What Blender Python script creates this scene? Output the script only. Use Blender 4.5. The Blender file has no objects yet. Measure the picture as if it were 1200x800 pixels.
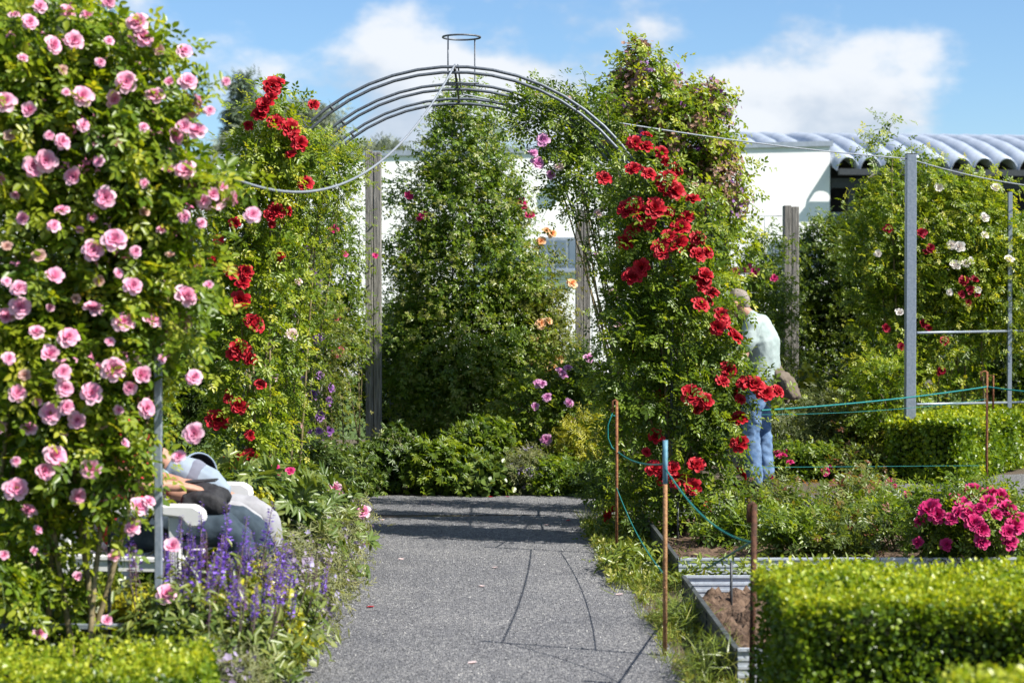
import bpy, bmesh, math, random
import numpy as np
from mathutils import Vector, Matrix

SC = bpy.context.scene
COL = SC.collection
R = math.radians
# ------------------------------------------------------------------ camera
HC = 1.55; FP = 2250.0; VX = 570.0; VY = 360.0
cam = bpy.data.cameras.new('camera'); camo = bpy.data.objects.new('camera', cam); COL.objects.link(camo)
cam.sensor_width = 36; cam.lens = 36 * FP / 1200
camo.location = (0, 0, HC)
camo.rotation_euler = (R(90) - math.atan(40 / FP), 0, -math.atan(30 / FP))
cam.clip_start = .1; cam.clip_end = 3000
cam.dof.use_dof = True; cam.dof.focus_distance = 12.8; cam.dof.aperture_fstop = 3.4
SC.camera = camo
# ------------------------------------------------------------------ light
SUN_EL = 47.0; SUN_BACK = 25.0           # sun from +X, turned this far towards the camera side
sd = Vector((math.cos(R(SUN_EL)) * math.cos(R(SUN_BACK)), -math.cos(R(SUN_EL)) * math.sin(R(SUN_BACK)), math.sin(R(SUN_EL))))
sun = bpy.data.lights.new('sun', 'SUN'); suno = bpy.data.objects.new('sun', sun); COL.objects.link(suno)
sun.energy = 5.0; sun.angle = R(.53); sun.color = (1, .955, .88)
suno.rotation_euler = sd.to_track_quat('Z', 'Y').to_euler()
suno.location = (20, -8, 25)
world = bpy.data.worlds.new('World'); SC.world = world; world.use_nodes = True
wt = world.node_tree; wt.nodes.clear()
def wn(t, **k):
    n = wt.nodes.new(t)
    for a, b in k.items(): setattr(n, a, b)
    return n
sky = wn('ShaderNodeTexSky', sky_type='NISHITA', sun_disc=False)
sky.sun_elevation = R(SUN_EL); sky.sun_rotation = R(90 + SUN_BACK)
sky.air_density = 1.0; sky.dust_density = .25; sky.ozone_density = 3.0
tc = wn('ShaderNodeTexCoord')
def wmath(op, a, b=None, clamp=False):
    n = wn('ShaderNodeMath', operation=op); n.use_clamp = clamp
    for i, v in enumerate((a, b)):
        if v is None: continue
        if isinstance(v, (int, float)): n.inputs[i].default_value = v
        else: wt.links.new(v, n.inputs[i])
    return n.outputs[0]
def wnoise(off, scale, detail, rough):
    mp = wn('ShaderNodeMapping'); mp.inputs['Location'].default_value = off; mp.inputs['Scale'].default_value = (1, 1, 1.7)
    wt.links.new(tc.outputs['Generated'], mp.inputs[0])
    nz = wn('ShaderNodeTexNoise'); nz.inputs['Scale'].default_value = scale; nz.inputs['Detail'].default_value = detail
    nz.inputs['Roughness'].default_value = rough; wt.links.new(mp.outputs[0], nz.inputs['Vector'])
    return nz.outputs['Fac']
CLOUD_OFF = (2.5, 6.1, 1.685)
n1 = wnoise(CLOUD_OFF, 5.2, 10, .55)
n2 = wnoise((CLOUD_OFF[0] + .02, CLOUD_OFF[1], CLOUD_OFF[2] + .05), 5.2, 10, .55)   # same field, sampled towards the sun
def wramp(x, a, b):
    m = wn('ShaderNodeMapRange'); m.interpolation_type = 'SMOOTHSTEP'
    m.inputs['From Min'].default_value = a; m.inputs['From Max'].default_value = b
    wt.links.new(x, m.inputs['Value']); return m.outputs[0]
mask = wramp(n1, .495, .59)
shade = wramp(wmath('SUBTRACT', n1, n2), -.085, .12)
cr = wn('ShaderNodeMix', data_type='RGBA')
wt.links.new(shade, cr.inputs['Factor'])
cr.inputs['A'].default_value = (3.6, 4.3, 5.3, 1); cr.inputs['B'].default_value = (6.6, 6.8, 7.1, 1)
tint = wn('ShaderNodeMix', data_type='RGBA', blend_type='MULTIPLY'); tint.inputs['Factor'].default_value = 1
wt.links.new(sky.outputs[0], tint.inputs['A']); tint.inputs['B'].default_value = (.80, .95, 1.10, 1)
mx = wn('ShaderNodeMix', data_type='RGBA')
wt.links.new(wmath('MULTIPLY', mask, .92), mx.inputs['Factor'])
wt.links.new(tint.outputs['Result'], mx.inputs['A']); wt.links.new(cr.outputs['Result'], mx.inputs['B'])
bg = wn('ShaderNodeBackground'); bg.inputs[1].default_value = .074
wt.links.new(mx.outputs['Result'], bg.inputs[0])
wo = wn('ShaderNodeOutputWorld'); wt.links.new(bg.outputs[0], wo.inputs[0])
SC.view_settings.view_transform = 'Standard'; SC.view_settings.look = 'None'
SC.view_settings.exposure = .95; SC.view_settings.gamma = 1
SC.cycles.use_denoising = True
SC.cycles.max_bounces = 7; SC.cycles.diffuse_bounces = 3; SC.cycles.transmission_bounces = 5
SC.cycles.transparent_max_bounces = 6; SC.cycles.caustics_reflective = False; SC.cycles.caustics_refractive = False

# ------------------------------------------------------------------ helpers
def W(px, py, Y):
    """photo pixel and distance down the path -> world point"""
    return Vector(((px - VX) * Y / FP, Y, HC - (py - VY) * Y / FP))
def tag(o, label=None, cat=None, group=None, kind=None):
    if label: o['label'] = label
    if cat: o['category'] = cat
    if group: o['group'] = group
    if kind: o['kind'] = kind
    return o
def empty(name, loc, label=None, cat=None, group=None):
    o = bpy.data.objects.new(name, None); o.empty_display_size = .1; COL.objects.link(o)
    o.location = loc
    o.matrix_world = Matrix.Translation(loc)
    return tag(o, label, cat, group)
def link(name, me, mat=None, parent=None, world_coords=True):
    """world_coords: the mesh is written in world coordinates; keep it so under its parent"""
    o = bpy.data.objects.new(name, me); COL.objects.link(o)
    if mat is not None and len(me.materials) == 0: me.materials.append(mat)
    if parent is not None:
        o.parent = parent
        if world_coords: o.matrix_parent_inverse = parent.matrix_world.inverted()
    return o
def place(name, me, parent, loc, rot=None, scale=1.0):
    o = bpy.data.objects.new(name, me); COL.objects.link(o); o.parent = parent
    if parent is not None: o.matrix_parent_inverse = parent.matrix_world.inverted()
    M = Matrix.Translation(loc)
    if rot is not None: M = M @ rot.to_matrix().to_4x4()
    sc = scale if isinstance(scale, (tuple, list)) else (scale,) * 3
    M = M @ Matrix.Diagonal((*sc, 1))
    o.matrix_basis = M
    return o
def npmesh(name, V, F, rnd=None, smooth=False):
    V = np.asarray(V, np.float32); F = np.asarray(F, np.int32)
    me = bpy.data.meshes.new(name); nf, k = F.shape
    me.vertices.add(len(V)); me.vertices.foreach_set('co', V.ravel())
    me.loops.add(nf * k); me.loops.foreach_set('vertex_index', F.ravel())
    me.polygons.add(nf)
    me.polygons.foreach_set('loop_start', np.arange(0, nf * k, k, dtype=np.int32))
    me.polygons.foreach_set('loop_total', np.full(nf, k, np.int32))
    if smooth: me.polygons.foreach_set('use_smooth', np.ones(nf, bool))
    if rnd is not None:
        a = me.attributes.new('rnd', 'FLOAT', 'FACE'); a.data.foreach_set('value', np.asarray(rnd, np.float32))
    me.update(calc_edges=True)
    return me
def nrm(a): return a / np.maximum(np.linalg.norm(a, axis=-1, keepdims=True), 1e-9)
def scatter(name, T, pos, Xd, Nd, scale, rnd, smooth=False):
    """copies of template T=(verts, quads) at pos with leaf axis Xd and leaf normal Nd, joined into one mesh"""
    tv, tf = T[0], T[1]
    X = nrm(Xd); Z = nrm(Nd - (Nd * X).sum(1, keepdims=True) * X); Yv = np.cross(Z, X)
    s = np.asarray(scale)[:, None, None] if np.ndim(scale) else scale
    V = pos[:, None, :] + s * (tv[None, :, 0:1] * X[:, None, :] + tv[None, :, 1:2] * Yv[:, None, :] + tv[None, :, 2:3] * Z[:, None, :])
    n, m = len(pos), len(tv)
    F = tf[None] + (np.arange(n) * m)[:, None, None]
    return npmesh(name, V.reshape(-1, 3), F.reshape(-1, tf.shape[1]), np.repeat(rnd, len(tf)), smooth)
def obj_bm(name, bm, mat, parent=None, smooth=False, bevel=0):
    if bevel: bmesh.ops.bevel(bm, geom=list(bm.edges), offset=bevel, segments=1, affect='EDGES')
    me = bpy.data.meshes.new(name); bm.to_mesh(me); bm.free()
    if smooth: me.polygons.foreach_set('use_smooth', [True] * len(me.polygons))
    return link(name, me, mat, parent)
def box(bm, c, s, rz=0, M=None):
    m = Matrix.Translation(c) @ Matrix.Rotation(rz, 4, 'Z') @ Matrix.Diagonal((*s, 1))
    if M is not None: m = M @ m
    bmesh.ops.create_cube(bm, size=1, matrix=m)
def box_obj(name, c, s, mat, parent=None, rz=0, bevel=0, M=None):
    bm = bmesh.new(); box(bm, c, s, rz, M); return obj_bm(name, bm, mat, parent, bevel=bevel)
def tube_arrays(P, r, k=6, caps=True):
    P = np.asarray(P, float); n = len(P); r = np.broadcast_to(np.asarray(r, float), (n,))
    T = nrm(np.gradient(P, axis=0)); up = np.array([0, 0, 1.]) if abs(T[0, 2]) < .9 else np.array([1., 0, 0])
    A = nrm(np.cross(T[0], up)); rows = []
    for i in range(n):
        A = nrm(A - (A @ T[i]) * T[i]); Bv = np.cross(T[i], A)
        th = np.linspace(0, 2 * np.pi, k, endpoint=False)
        rows.append(P[i] + r[i] * (np.cos(th)[:, None] * A + np.sin(th)[:, None] * Bv))
    V = np.concatenate(rows); F = []
    for i in range(n - 1):
        for j in range(k): F.append([i * k + j, i * k + (j + 1) % k, (i + 1) * k + (j + 1) % k, (i + 1) * k + j])
    if caps and k >= 4:
        for b, rev in ((0, 1), ((n - 1) * k, 0)):
            for j in range(1, k - 2, 2):
                q = [b, b + j, b + j + 1, b + min(j + 2, k - 1)]
                F.append(q[::-1] if rev else q)
    return V, np.array(F)
def tubes(name, polys, mat, parent=None, k=6, smooth=True):
    Vs, Fs, o = [], [], 0
    for P, r in polys:
        V, F = tube_arrays(P, r, k); Vs.append(V); Fs.append(F + o); o += len(V)
    return link(name, npmesh(name, np.concatenate(Vs), np.concatenate(Fs), smooth=smooth), mat, parent)
def rot_to(n, roll=0.0):
    return Vector(n).to_track_quat('Z', 'Y') @ Matrix.Rotation(roll, 3, 'Z').to_quaternion()

# ------------------------------------------------------------------ materials
MATS = {}
def new_mat(name):
    m = bpy.data.materials.new(name); m.use_nodes = True; MATS[name] = m
    nt = m.node_tree; return m, nt, nt.nodes['Principled BSDF'], nt.nodes['Material Output']
def nd(nt, t, ins=None, **k):
    n = nt.nodes.new(t)
    for a, b in k.items(): setattr(n, a, b)
    for a, b in (ins or {}).items():
        if isinstance(b, bpy.types.NodeSocket): nt.links.new(b, n.inputs[a])
        else: n.inputs[a].default_value = b
    return n
def ramp(nt, fac, stops, interp='LINEAR'):
    n = nt.nodes.new('ShaderNodeValToRGB'); n.color_ramp.interpolation = interp
    el = n.color_ramp.elements
    while len(el) < len(stops): el.new(.5)
    for e, (p, c) in zip(el, stops): e.position = p; e.color = (*c, 1)
    nt.links.new(fac, n.inputs[0]); return n.outputs[0]
def leaf_mat(name, stops, trans=.46, rough=.36, tcol=(1.45, 1.35, .45), spec=.45):
    m, nt, p, out = new_mat(name)
    at = nd(nt, 'ShaderNodeAttribute', attribute_name='rnd')
    c = ramp(nt, at.outputs['Fac'], stops)
    nt.links.new(c, p.inputs['Base Color']); p.inputs['Roughness'].default_value = rough
    p.inputs['Specular IOR Level'].default_value = spec
    tm = nd(nt, 'ShaderNodeMix', {'Factor': 1.0, 'A': c, 'B': (*tcol, 1)}, data_type='RGBA', blend_type='MULTIPLY')
    tr = nd(nt, 'ShaderNodeBsdfTranslucent', {'Color': tm.outputs['Result']})
    ms = nd(nt, 'ShaderNodeMixShader', {0: trans, 1: p.outputs[0], 2: tr.outputs[0]})
    nt.links.new(ms.outputs[0], out.inputs[0]); return m
def rough_mat(name, a, b, scale=20, rough=.8, metal=0, bump=0, bscale=None, stretch=(1, 1, 1), detail=5, spec=.3, pos=(.35, .65)):
    m, nt, p, out = new_mat(name)
    t = nd(nt, 'ShaderNodeTexCoord'); mp = nd(nt, 'ShaderNodeMapping', {'Vector': t.outputs['Object'], 'Scale': stretch})
    nz = nd(nt, 'ShaderNodeTexNoise', {'Vector': mp.outputs[0], 'Scale': scale, 'Detail': detail, 'Roughness': .6})
    nt.links.new(ramp(nt, nz.outputs['Fac'], [(pos[0], a), (pos[1], b)]), p.inputs['Base Color'])
    p.inputs['Roughness'].default_value = rough; p.inputs['Metallic'].default_value = metal
    p.inputs['Specular IOR Level'].default_value = spec
    if bump:
        n2 = nd(nt, 'ShaderNodeTexNoise', {'Vector': mp.outputs[0], 'Scale': bscale or scale * 2, 'Detail': 6})
        bp = nd(nt, 'ShaderNodeBump', {'Height': n2.outputs['Fac'], 'Strength': bump, 'Distance': .02})
        nt.links.new(bp.outputs[0], p.inputs['Normal'])
    return m
def G(*k): return k
LF = leaf_mat
L_rose = LF('leaf_rose', [(0, (0.043, 0.086, 0.010)), (.4, (0.120, 0.194, 0.017)), (.75, (0.256, 0.324, 0.024)), (1, (0.461, 0.475, 0.049))])
L_pinkrose = LF('leaf_pink_rose', [(0, (0.051, 0.108, 0.010)), (.4, (0.145, 0.230, 0.017)), (.75, (0.316, 0.374, 0.026)), (1, (0.547, 0.504, 0.055))])
L_dark = LF('leaf_dark', [(0, (0.030, 0.065, 0.010)), (.5, (0.085, 0.144, 0.017)), (1, (0.205, 0.259, 0.032))], trans=.32)
L_small = LF('leaf_small', [(0, (.04, .085, .012)), (.45, (.105, .19, .022)), (.8, (.21, .30, .035)), (1, (.33, .34, .10))], rough=.3, spec=.55)
L_olive = LF('leaf_olive', [(0, (0.051, 0.072, 0.016)), (.5, (0.171, 0.202, 0.032)), (.8, (0.273, 0.259, 0.060)), (1, (0.342, 0.202, 0.077))])
L_box = LF('leaf_box', [(0, (0.043, 0.089, 0.008)), (.35, (0.108, 0.190, 0.012)), (.7, (0.258, 0.342, 0.018)), (1, (0.488, 0.507, 0.040))], trans=.4)
L_sage = LF('leaf_sage', [(0, (0.070, 0.096, 0.028)), (.5, (0.154, 0.192, 0.057)), (1, (0.280, 0.300, 0.104))], trans=.25)
L_grey = LF('leaf_grey_green', [(0, (0.084, 0.102, 0.043)), (.5, (0.196, 0.216, 0.085)), (1, (0.350, 0.336, 0.142))], trans=.25, rough=.6)
L_peony = LF('leaf_peony', [(0, (0.042, 0.084, 0.017)), (.5, (0.112, 0.168, 0.033)), (1, (0.238, 0.264, 0.057))], trans=.3)
L_reddish = LF('leaf_red_green', [(0, (.05, .08, .015)), (.4, (.12, .17, .03)), (.62, (.19, .21, .04)), (.75, (.24, .10, .05)), (1, (.32, .09, .07))])
L_willow = LF('leaf_willow', [(0, (.15, .19, .12)), (.5, (.26, .30, .20)), (1, (.42, .45, .33))], trans=.2, rough=.6, tcol=(1, 1, .8))
L_conifer = LF('leaf_conifer', [(0, (0.058, 0.098, 0.058)), (1, (0.156, 0.215, 0.117))], trans=.15, rough=.6)
L_yellow = LF('leaf_yellow', [(0, (.22, .25, .02)), (1, (.6, .55, .04))], trans=.3)
L_grass = LF('leaf_grass', [(0, (0.070, 0.108, 0.014)), (.6, (0.182, 0.240, 0.028)), (1, (0.364, 0.336, 0.076))], trans=.3)
def petal(name, stops, trans=.3, rough=.55): return leaf_mat(name, stops, trans, rough, (1.05, .95, .95), .25)
P_pink = petal('petal_pink', [(0, (.70, .17, .36)), (.5, (.80, .34, .50)), (1, (.86, .58, .68))])
P_spent = petal('petal_spent', [(0, (.45, .22, .18)), (1, (.66, .46, .38))])
P_red = petal('petal_red', [(0, (.22, .002, .008)), (.6, (.40, .006, .016)), (1, (.58, .02, .035))], .2)
P_darkred = petal('petal_dark_red', [(0, (.12, .002, .012)), (1, (.35, .006, .03))], .2)
P_magenta = petal('petal_magenta', [(0, (.34, .004, .07)), (.6, (.52, .014, .13)), (1, (.66, .07, .23))], .25)
P_apricot = petal('petal_apricot', [(0, (.78, .30, .10)), (.6, (.83, .47, .22)), (1, (.85, .6, .38))])
P_mauve = petal('petal_mauve', [(0, (.42, .10, .32)), (.6, (.58, .22, .45)), (1, (.7, .42, .6))])
P_purple = petal('petal_purple', [(0, (.12, .035, .2)), (.6, (.24, .09, .34)), (1, (.45, .26, .5))])
P_white = petal('petal_white', [(0, (.72, .66, .58)), (1, (.84, .81, .77))])
P_pale = petal('petal_pale_pink', [(0, (.74, .48, .48)), (1, (.84, .7, .68))])
P_salvia = petal('petal_violet', [(0, (.09, .03, .24)), (.5, (.19, .08, .50)), (1, (.30, .2, .70))], .2)
P_calyx = petal('calyx_plum', [(0, (.07, .02, .07)), (1, (.16, .05, .14))], .15)
P_catmint = petal('petal_lavender', [(0, (.20, .15, .22)), (.6, (.36, .3, .42)), (1, (.4, .38, .62))], .2)
P_panicle = petal('faded_panicle', [(0, (.20, .11, .07)), (.6, (.36, .22, .15)), (.85, (.36, .18, .28)), (1, (.46, .26, .46))], .25)
P_seed = petal('buff_plume', [(0, (.16, .16, .08)), (1, (.33, .32, .18))], .2)

M_steel = rough_mat('galvanised_grey', (.10, .115, .135), (.17, .19, .215), 60, .5, .35)
M_post = rough_mat('post_grey', (.21, .25, .30), (.30, .34, .39), 50, .45, .35)
M_galv = rough_mat('galvanised_sheet', (.5, .55, .62), (.66, .71, .77), 30, .4, .3)
M_darksteel = rough_mat('dark_steel', (.045, .05, .055), (.08, .085, .09), 50, .5, .4)
M_rust = rough_mat('rusty_steel', (.13, .045, .02), (.34, .15, .07), 60, .85, .1, bump=.3)
M_darkrust = rough_mat('dark_rust', (.035, .02, .014), (.13, .055, .03), 60, .8, .1, bump=.3)
M_cable = rough_mat('cable_grey', (.20, .22, .25), (.30, .33, .36), 80, .5, .3)
M_twine = rough_mat('twine_green', (.005, .10, .10), (.02, .22, .20), 120, .6)
M_wire = rough_mat('wire_grey', (.2, .22, .23), (.3, .32, .33), 60, .5, .3)
M_wood = rough_mat('weathered_wood', (.08, .076, .07), (.34, .32, .29), 7, .85, bump=.5, bscale=14, stretch=(9, 9, .55), detail=8, pos=(.3, .7))
M_stem = rough_mat('cane_bark', (.10, .09, .04), (.28, .22, .12), 30, .8)
M_greenstem = rough_mat('green_stem', (.07, .12, .03), (.15, .2, .06), 30, .6)
M_bark = rough_mat('bark', (.05, .04, .03), (.12, .1, .08), 20, .9, bump=.5)
M_wall = rough_mat('white_render', (.80, .80, .79), (.86, .86, .85), 3, .9, bump=.1, bscale=90)
M_coping = rough_mat('coping_grey', (.25, .29, .34), (.32, .36, .42), 10, .5, .3)
M_roof = rough_mat('roof_vault', (.33, .38, .45), (.43, .48, .56), 4, .42, .2)
M_dark = rough_mat('canopy_shade', (.03, .032, .036), (.055, .058, .064), 8, .7)  # canopy back wall: shade under the roof put into a near-black colour
M_glass = rough_mat('window_glass', (.10, .14, .19), (.16, .2, .26), 2, .08, 0, spec=.6)
M_white = rough_mat('white_plastic', (.70, .70, .69), (.76, .76, .75), 10, .4)
M_skin = rough_mat('skin', (.36, .19, .13), (.46, .26, .185), 25, .55)
M_hair = rough_mat('grey_hair', (.16, .13, .11), (.30, .26, .23), 120, .7)
M_mint = rough_mat('mint_tshirt', (.28, .345, .33), (.35, .41, .395), 8, .9, bump=.15, bscale=18)
M_jeans = rough_mat('blue_jeans', (.06, .12, .23), (.15, .23, .36), 14, .9, bump=.25, bscale=22)
M_denim = rough_mat('slate_denim', (.022, .036, .05), (.045, .065, .085), 14, .9, bump=.25, bscale=22)
M_greytr = rough_mat('pale_grey_trousers', (.24, .24, .255), (.31, .31, .325), 10, .9, bump=.25, bscale=18)
M_redshirt = rough_mat('red_shirt', (.60, .015, .045), (.72, .035, .075), 8, .85)
M_jacket = rough_mat('pale_blue_jacket', (.22, .28, .36), (.27, .33, .41), 8, .8, bump=.2, bscale=16)
M_band = rough_mat('dark_grey_band', (.12, .13, .17), (.17, .18, .23), 10, .8)
M_black = rough_mat('black_fabric', (.012, .012, .014), (.03, .03, .033), 30, .75, bump=.3, bscale=40)
M_brownjkt = rough_mat('brown_grey_cloth', (.09, .07, .05), (.16, .13, .10), 14, .9, bump=.3)
M_soil = rough_mat('loose_soil', (.05, .03, .02), (.16, .105, .07), 26, .95, bump=.9, bscale=60, detail=8)
M_eye = rough_mat('eye_dark', (.02, .015, .01), (.03, .02, .015), 10, .3)
M_lip = rough_mat('lip', (.42, .16, .13), (.45, .18, .15), 10, .5)

def ground_mats():
    m, nt, p, out = new_mat('gravel')
    t = nd(nt, 'ShaderNodeTexCoord')
    v = nd(nt, 'ShaderNodeTexVoronoi', {'Vector': t.outputs['Object'], 'Scale': 95.0})
    v2 = nd(nt, 'ShaderNodeTexVoronoi', {'Vector': t.outputs['Object'], 'Scale': 47.0})
    big = nd(nt, 'ShaderNodeTexNoise', {'Vector': t.outputs['Object'], 'Scale': 1.3, 'Detail': 6, 'Roughness': .65})
    sep = nd(nt, 'ShaderNodeSeparateColor', {0: v.outputs['Color']})
    c1 = ramp(nt, sep.outputs[0], [(0, (.075, .078, .086)), (.5, (.15, .153, .163)), (.86, (.21, .21, .218)), (.96, (.3, .3, .3)), (1, (.42, .42, .4))])
    c2 = ramp(nt, big.outputs['Fac'], [(.3, (.70, .70, .72)), (.7, (1.16, 1.13, 1.08))])
    mm = nd(nt, 'ShaderNodeMix', {'Factor': 1.0, 'A': c1, 'B': c2}, data_type='RGBA', blend_type='MULTIPLY')
    nt.links.new(mm.outputs['Result'], p.inputs['Base Color']); p.inputs['Roughness'].default_value = .9
    ad = nd(nt, 'ShaderNodeMath', {0: v.outputs['Distance'], 1: v2.outputs['Distance']}, operation='ADD')
    bp = nd(nt, 'ShaderNodeBump', {'Height': ad.outputs[0], 'Strength': .9, 'Distance': .012}); bp.invert = True
    nt.links.new(bp.outputs[0], p.inputs['Normal'])
    m2, nt, p, out = new_mat('earth')
    t = nd(nt, 'ShaderNodeTexCoord')
    a = nd(nt, 'ShaderNodeTexNoise', {'Vector': t.outputs['Object'], 'Scale': 2.2, 'Detail': 7, 'Roughness': .7})
    b = nd(nt, 'ShaderNodeTexNoise', {'Vector': t.outputs['Object'], 'Scale': 55.0, 'Detail': 5, 'Roughness': .7})
    c1 = ramp(nt, b.outputs['Fac'], [(.3, (.045, .032, .022)), (.7, (.17, .125, .085))])
    c2 = ramp(nt, a.outputs['Fac'], [(.45, (1, 1, 1)), (.65, (.75, .95, .55))])
    mm = nd(nt, 'ShaderNodeMix', {'Factor': 1.0, 'A': c1, 'B': c2}, data_type='RGBA', blend_type='MULTIPLY')
    nt.links.new(mm.outputs['Result'], p.inputs['Base Color']); p.inputs['Roughness'].default_value = .95
    bp = nd(nt, 'ShaderNodeBump', {'Height': b.outputs['Fac'], 'Strength': .8, 'Distance': .03})
    nt.links.new(bp.outputs[0], p.inputs['Normal'])
    return m, m2
M_gravel, M_earth = ground_mats()

# ------------------------------------------------------------------ ground
def sheet(name, pts, z, mat):
    bm = bmesh.new(); bm.faces.new([bm.verts.new((x, y, z)) for x, y in pts]); o = obj_bm(name, bm, mat); return tag(o, kind='structure')
sheet('ground', [(-600, -60), (600, -60), (600, 1400), (-600, 1400)], 0, M_earth)
random.seed(5)
def wob(pts, n=26, a=.035):
    out = []
    for (x0, y0), (x1, y1) in zip(pts, pts[1:]):
        for i in range(n):
            t = i / n; out.append((x0 + (x1 - x0) * t + random.uniform(-a, a), y0 + (y1 - y0) * t + random.uniform(-a, a)))
    return out
pathL = wob([(-.90, 2), (-.92, 14.3)], 60); pathR = wob([(.83, 14.3), (.79, 2)], 60)
sheet('gravel_path', pathL + pathR, .004, M_gravel)
sheet('cross_path', [(-.92, 14.3), (.83, 14.3), (1.0, 14.25), (9, 13.95)] + [(9, 19.3), (4.6, 17.6), (3.3, 16.5)] + wob([(3.0, 15.75), (-1.6, 15.75)], 50, .05) + [(-1.7, 15.2), (-1.05, 14.7)], .004, M_gravel)

M_lawn = rough_mat('mown_grass', (.045, .085, .015), (.11, .165, .03), 6, .95, bump=.8, bscale=160, detail=9)
sheet('lawn', [(-60, 3), (-2.75, 3), (-2.75, 22.5), (8.5, 22.5), (8.5, 19.8), (60, 19.8), (60, 43), (-60, 43)], .003, M_lawn)
# templates -----------------------------------------------------------------
def ovate(w=.55, fold=.10, droop=.10):
    v = np.array([[0, 0, 0], [.32, w * .46, fold], [.68, w * .40, fold * .8 - droop * .4], [1, 0, -droop], [.68, -w * .40, fold * .8 - droop * .4], [.32, -w * .46, fold]], float)
    return v, np.array([[0, 3, 2, 1], [0, 5, 4, 3]])
def comb(parts):
    V, F, o = [], [], 0
    for v, f in parts: V.append(v); F.append(f + o); o += len(v)
    return np.concatenate(V), np.concatenate(F)
def xf(T, off, ang, s, lift=0.0):
    v = T[0] * s; c, sn = math.cos(ang), math.sin(ang)
    v = np.stack([v[:, 0] * c - v[:, 1] * sn, v[:, 0] * sn + v[:, 1] * c, v[:, 2] + lift * v[:, 0]], 1) + np.array(off)
    return v, T[1]
LEAF = ovate()
THIN = ovate(.30, .05, .2)
NARROW = ovate(.2, .03, .25)
ROUND = ovate(.85, .06, .12)
petiole = (np.array([[0, .008, 0], [0, -.008, 0], [.75, -.006, -.03], [.75, .006, -.03]]), np.array([[0, 1, 2, 3]]))
ROSE5 = comb([petiole] + [xf(LEAF, o, a, s) for o, a, s in (((.62, 0, -.02), 0, .42), ((.5, .02, 0), 1.15, .36), ((.5, -.02, 0), -1.15, .36), ((.25, .02, 0), 1.25, .29), ((.25, -.02, 0), -1.25, .29))])
ROSE3 = comb([xf(LEAF, o, a, s) for o, a, s in (((.45, 0, -.02), 0, .55), ((.3, 0, 0), 1.15, .48), ((.3, 0, 0), -1.15, .48))])
PALM5 = comb([xf(THIN, (0.1, 0, 0), a, s) for a, s in ((0, .9), (.6, .8), (-.6, .8), (1.2, .6), (-1.2, .6))])
PLUME = comb([xf(NARROW, (.1 + .2 * i, 0, 0), (1 if i % 2 else -1) * .5, .5) for i in range(4)])
TUFT = comb([xf(ovate(.5, .15, .2), (0, 0, 0), a, 1) for a in (0, 2.09, 4.19)])
BLADE = (np.array([[0, .02, 0], [0, -.02, 0], [.55, -.015, .05], [.55, .015, .05], [1, -.002, -.08], [1, .002, -.08]]), np.array([[0, 1, 2, 3], [3, 2, 4, 5]]))
# four-petalled little blossom
BLOS = comb([xf(ovate(.8, .1, -.25), (0, 0, 0), a, 1) for a in np.linspace(0, 2 * np.pi, 5, endpoint=False)])

def bl(px, py, Y, rx, rz, ry=.25):
    """ellipsoid of foliage: centre by pixel and distance, half-width/half-height in pixels at that distance, half-depth in metres"""
    c = W(px, py, Y); return (c.x, c.y, c.z, rx * Y / FP, ry, rz * Y / FP)
def foliage(rng, blobs, n, size, shoot=(.12, .35), nodes=6, out=.7, up=.5, droop=.35, spread=.9, shell=.5, rb=.0, zmin=.02, tipbright=.45, rmax=.95):
    Bv = np.array(blobs, float); wgt = (Bv[:, 3] * Bv[:, 4] * Bv[:, 5]) ** .67; wgt /= wgt.sum()
    k = rng.choice(len(Bv), n, p=wgt); b = Bv[k]
    u = nrm(rng.normal(size=(n, 3))); r = (shell + (1 - shell) * rng.random(n) ** .6) * rmax
    S = b[:, :3] + u * r[:, None] * b[:, 3:]
    on = nrm(u / b[:, 3:])
    D = nrm(out * on + np.array([0, 0, up]) + .55 * rng.normal(size=(n, 3)))
    L = rng.uniform(*shoot, n)
    t = np.linspace(.08, 1, nodes)
    P = S[:, None] + D[:, None] * (L[:, None] * t)[..., None]
    P[..., 2] -= (droop * L)[:, None] * t ** 2
    tang = np.repeat(D[:, None], nodes, 1).copy(); tang[..., 2] -= droop * 2 * t
    rr = rng.normal(size=(n, nodes, 3)); side = nrm(np.cross(tang, rr))
    A = side * spread + nrm(tang) * .5; A[..., 2] -= .15
    N = .35 * np.array([0, 0, 1.]) + .45 * on[:, None] + .85 * np.array(sd) + .45 * rng.normal(size=(n, nodes, 3))
    sc = size * (1.05 - .35 * t)[None] * rng.uniform(.65, 1.2, (n, nodes))
    rnd = np.clip(rb + .45 * rng.random(n)[:, None] + .25 * rng.random((n, nodes)) + tipbright * (t[None] - .5), 0, 1)
    P, A, N, sc, rnd = P.reshape(-1, 3), A.reshape(-1, 3), N.reshape(-1, 3), sc.ravel(), rnd.ravel()
    ok = P[:, 2] > zmin
    tw = [(S[i], P.reshape(n, nodes, 3)[i] if False else None) for i in ()]
    return P[ok], A[ok], N[ok], sc[ok], rnd[ok], (S, D, L, droop)
def twig_mesh(sh, idx, r=.003):
    S, D, L, dr = sh; polys = []
    for i in idx:
        t = np.linspace(0, 1, 4)[:, None]; P = S[i] + D[i] * L[i] * t; P[:, 2] -= (dr * L[i]) * t[:, 0] ** 2
        polys.append((P, np.linspace(r, r * .5, 4)))
    return polys
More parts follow.
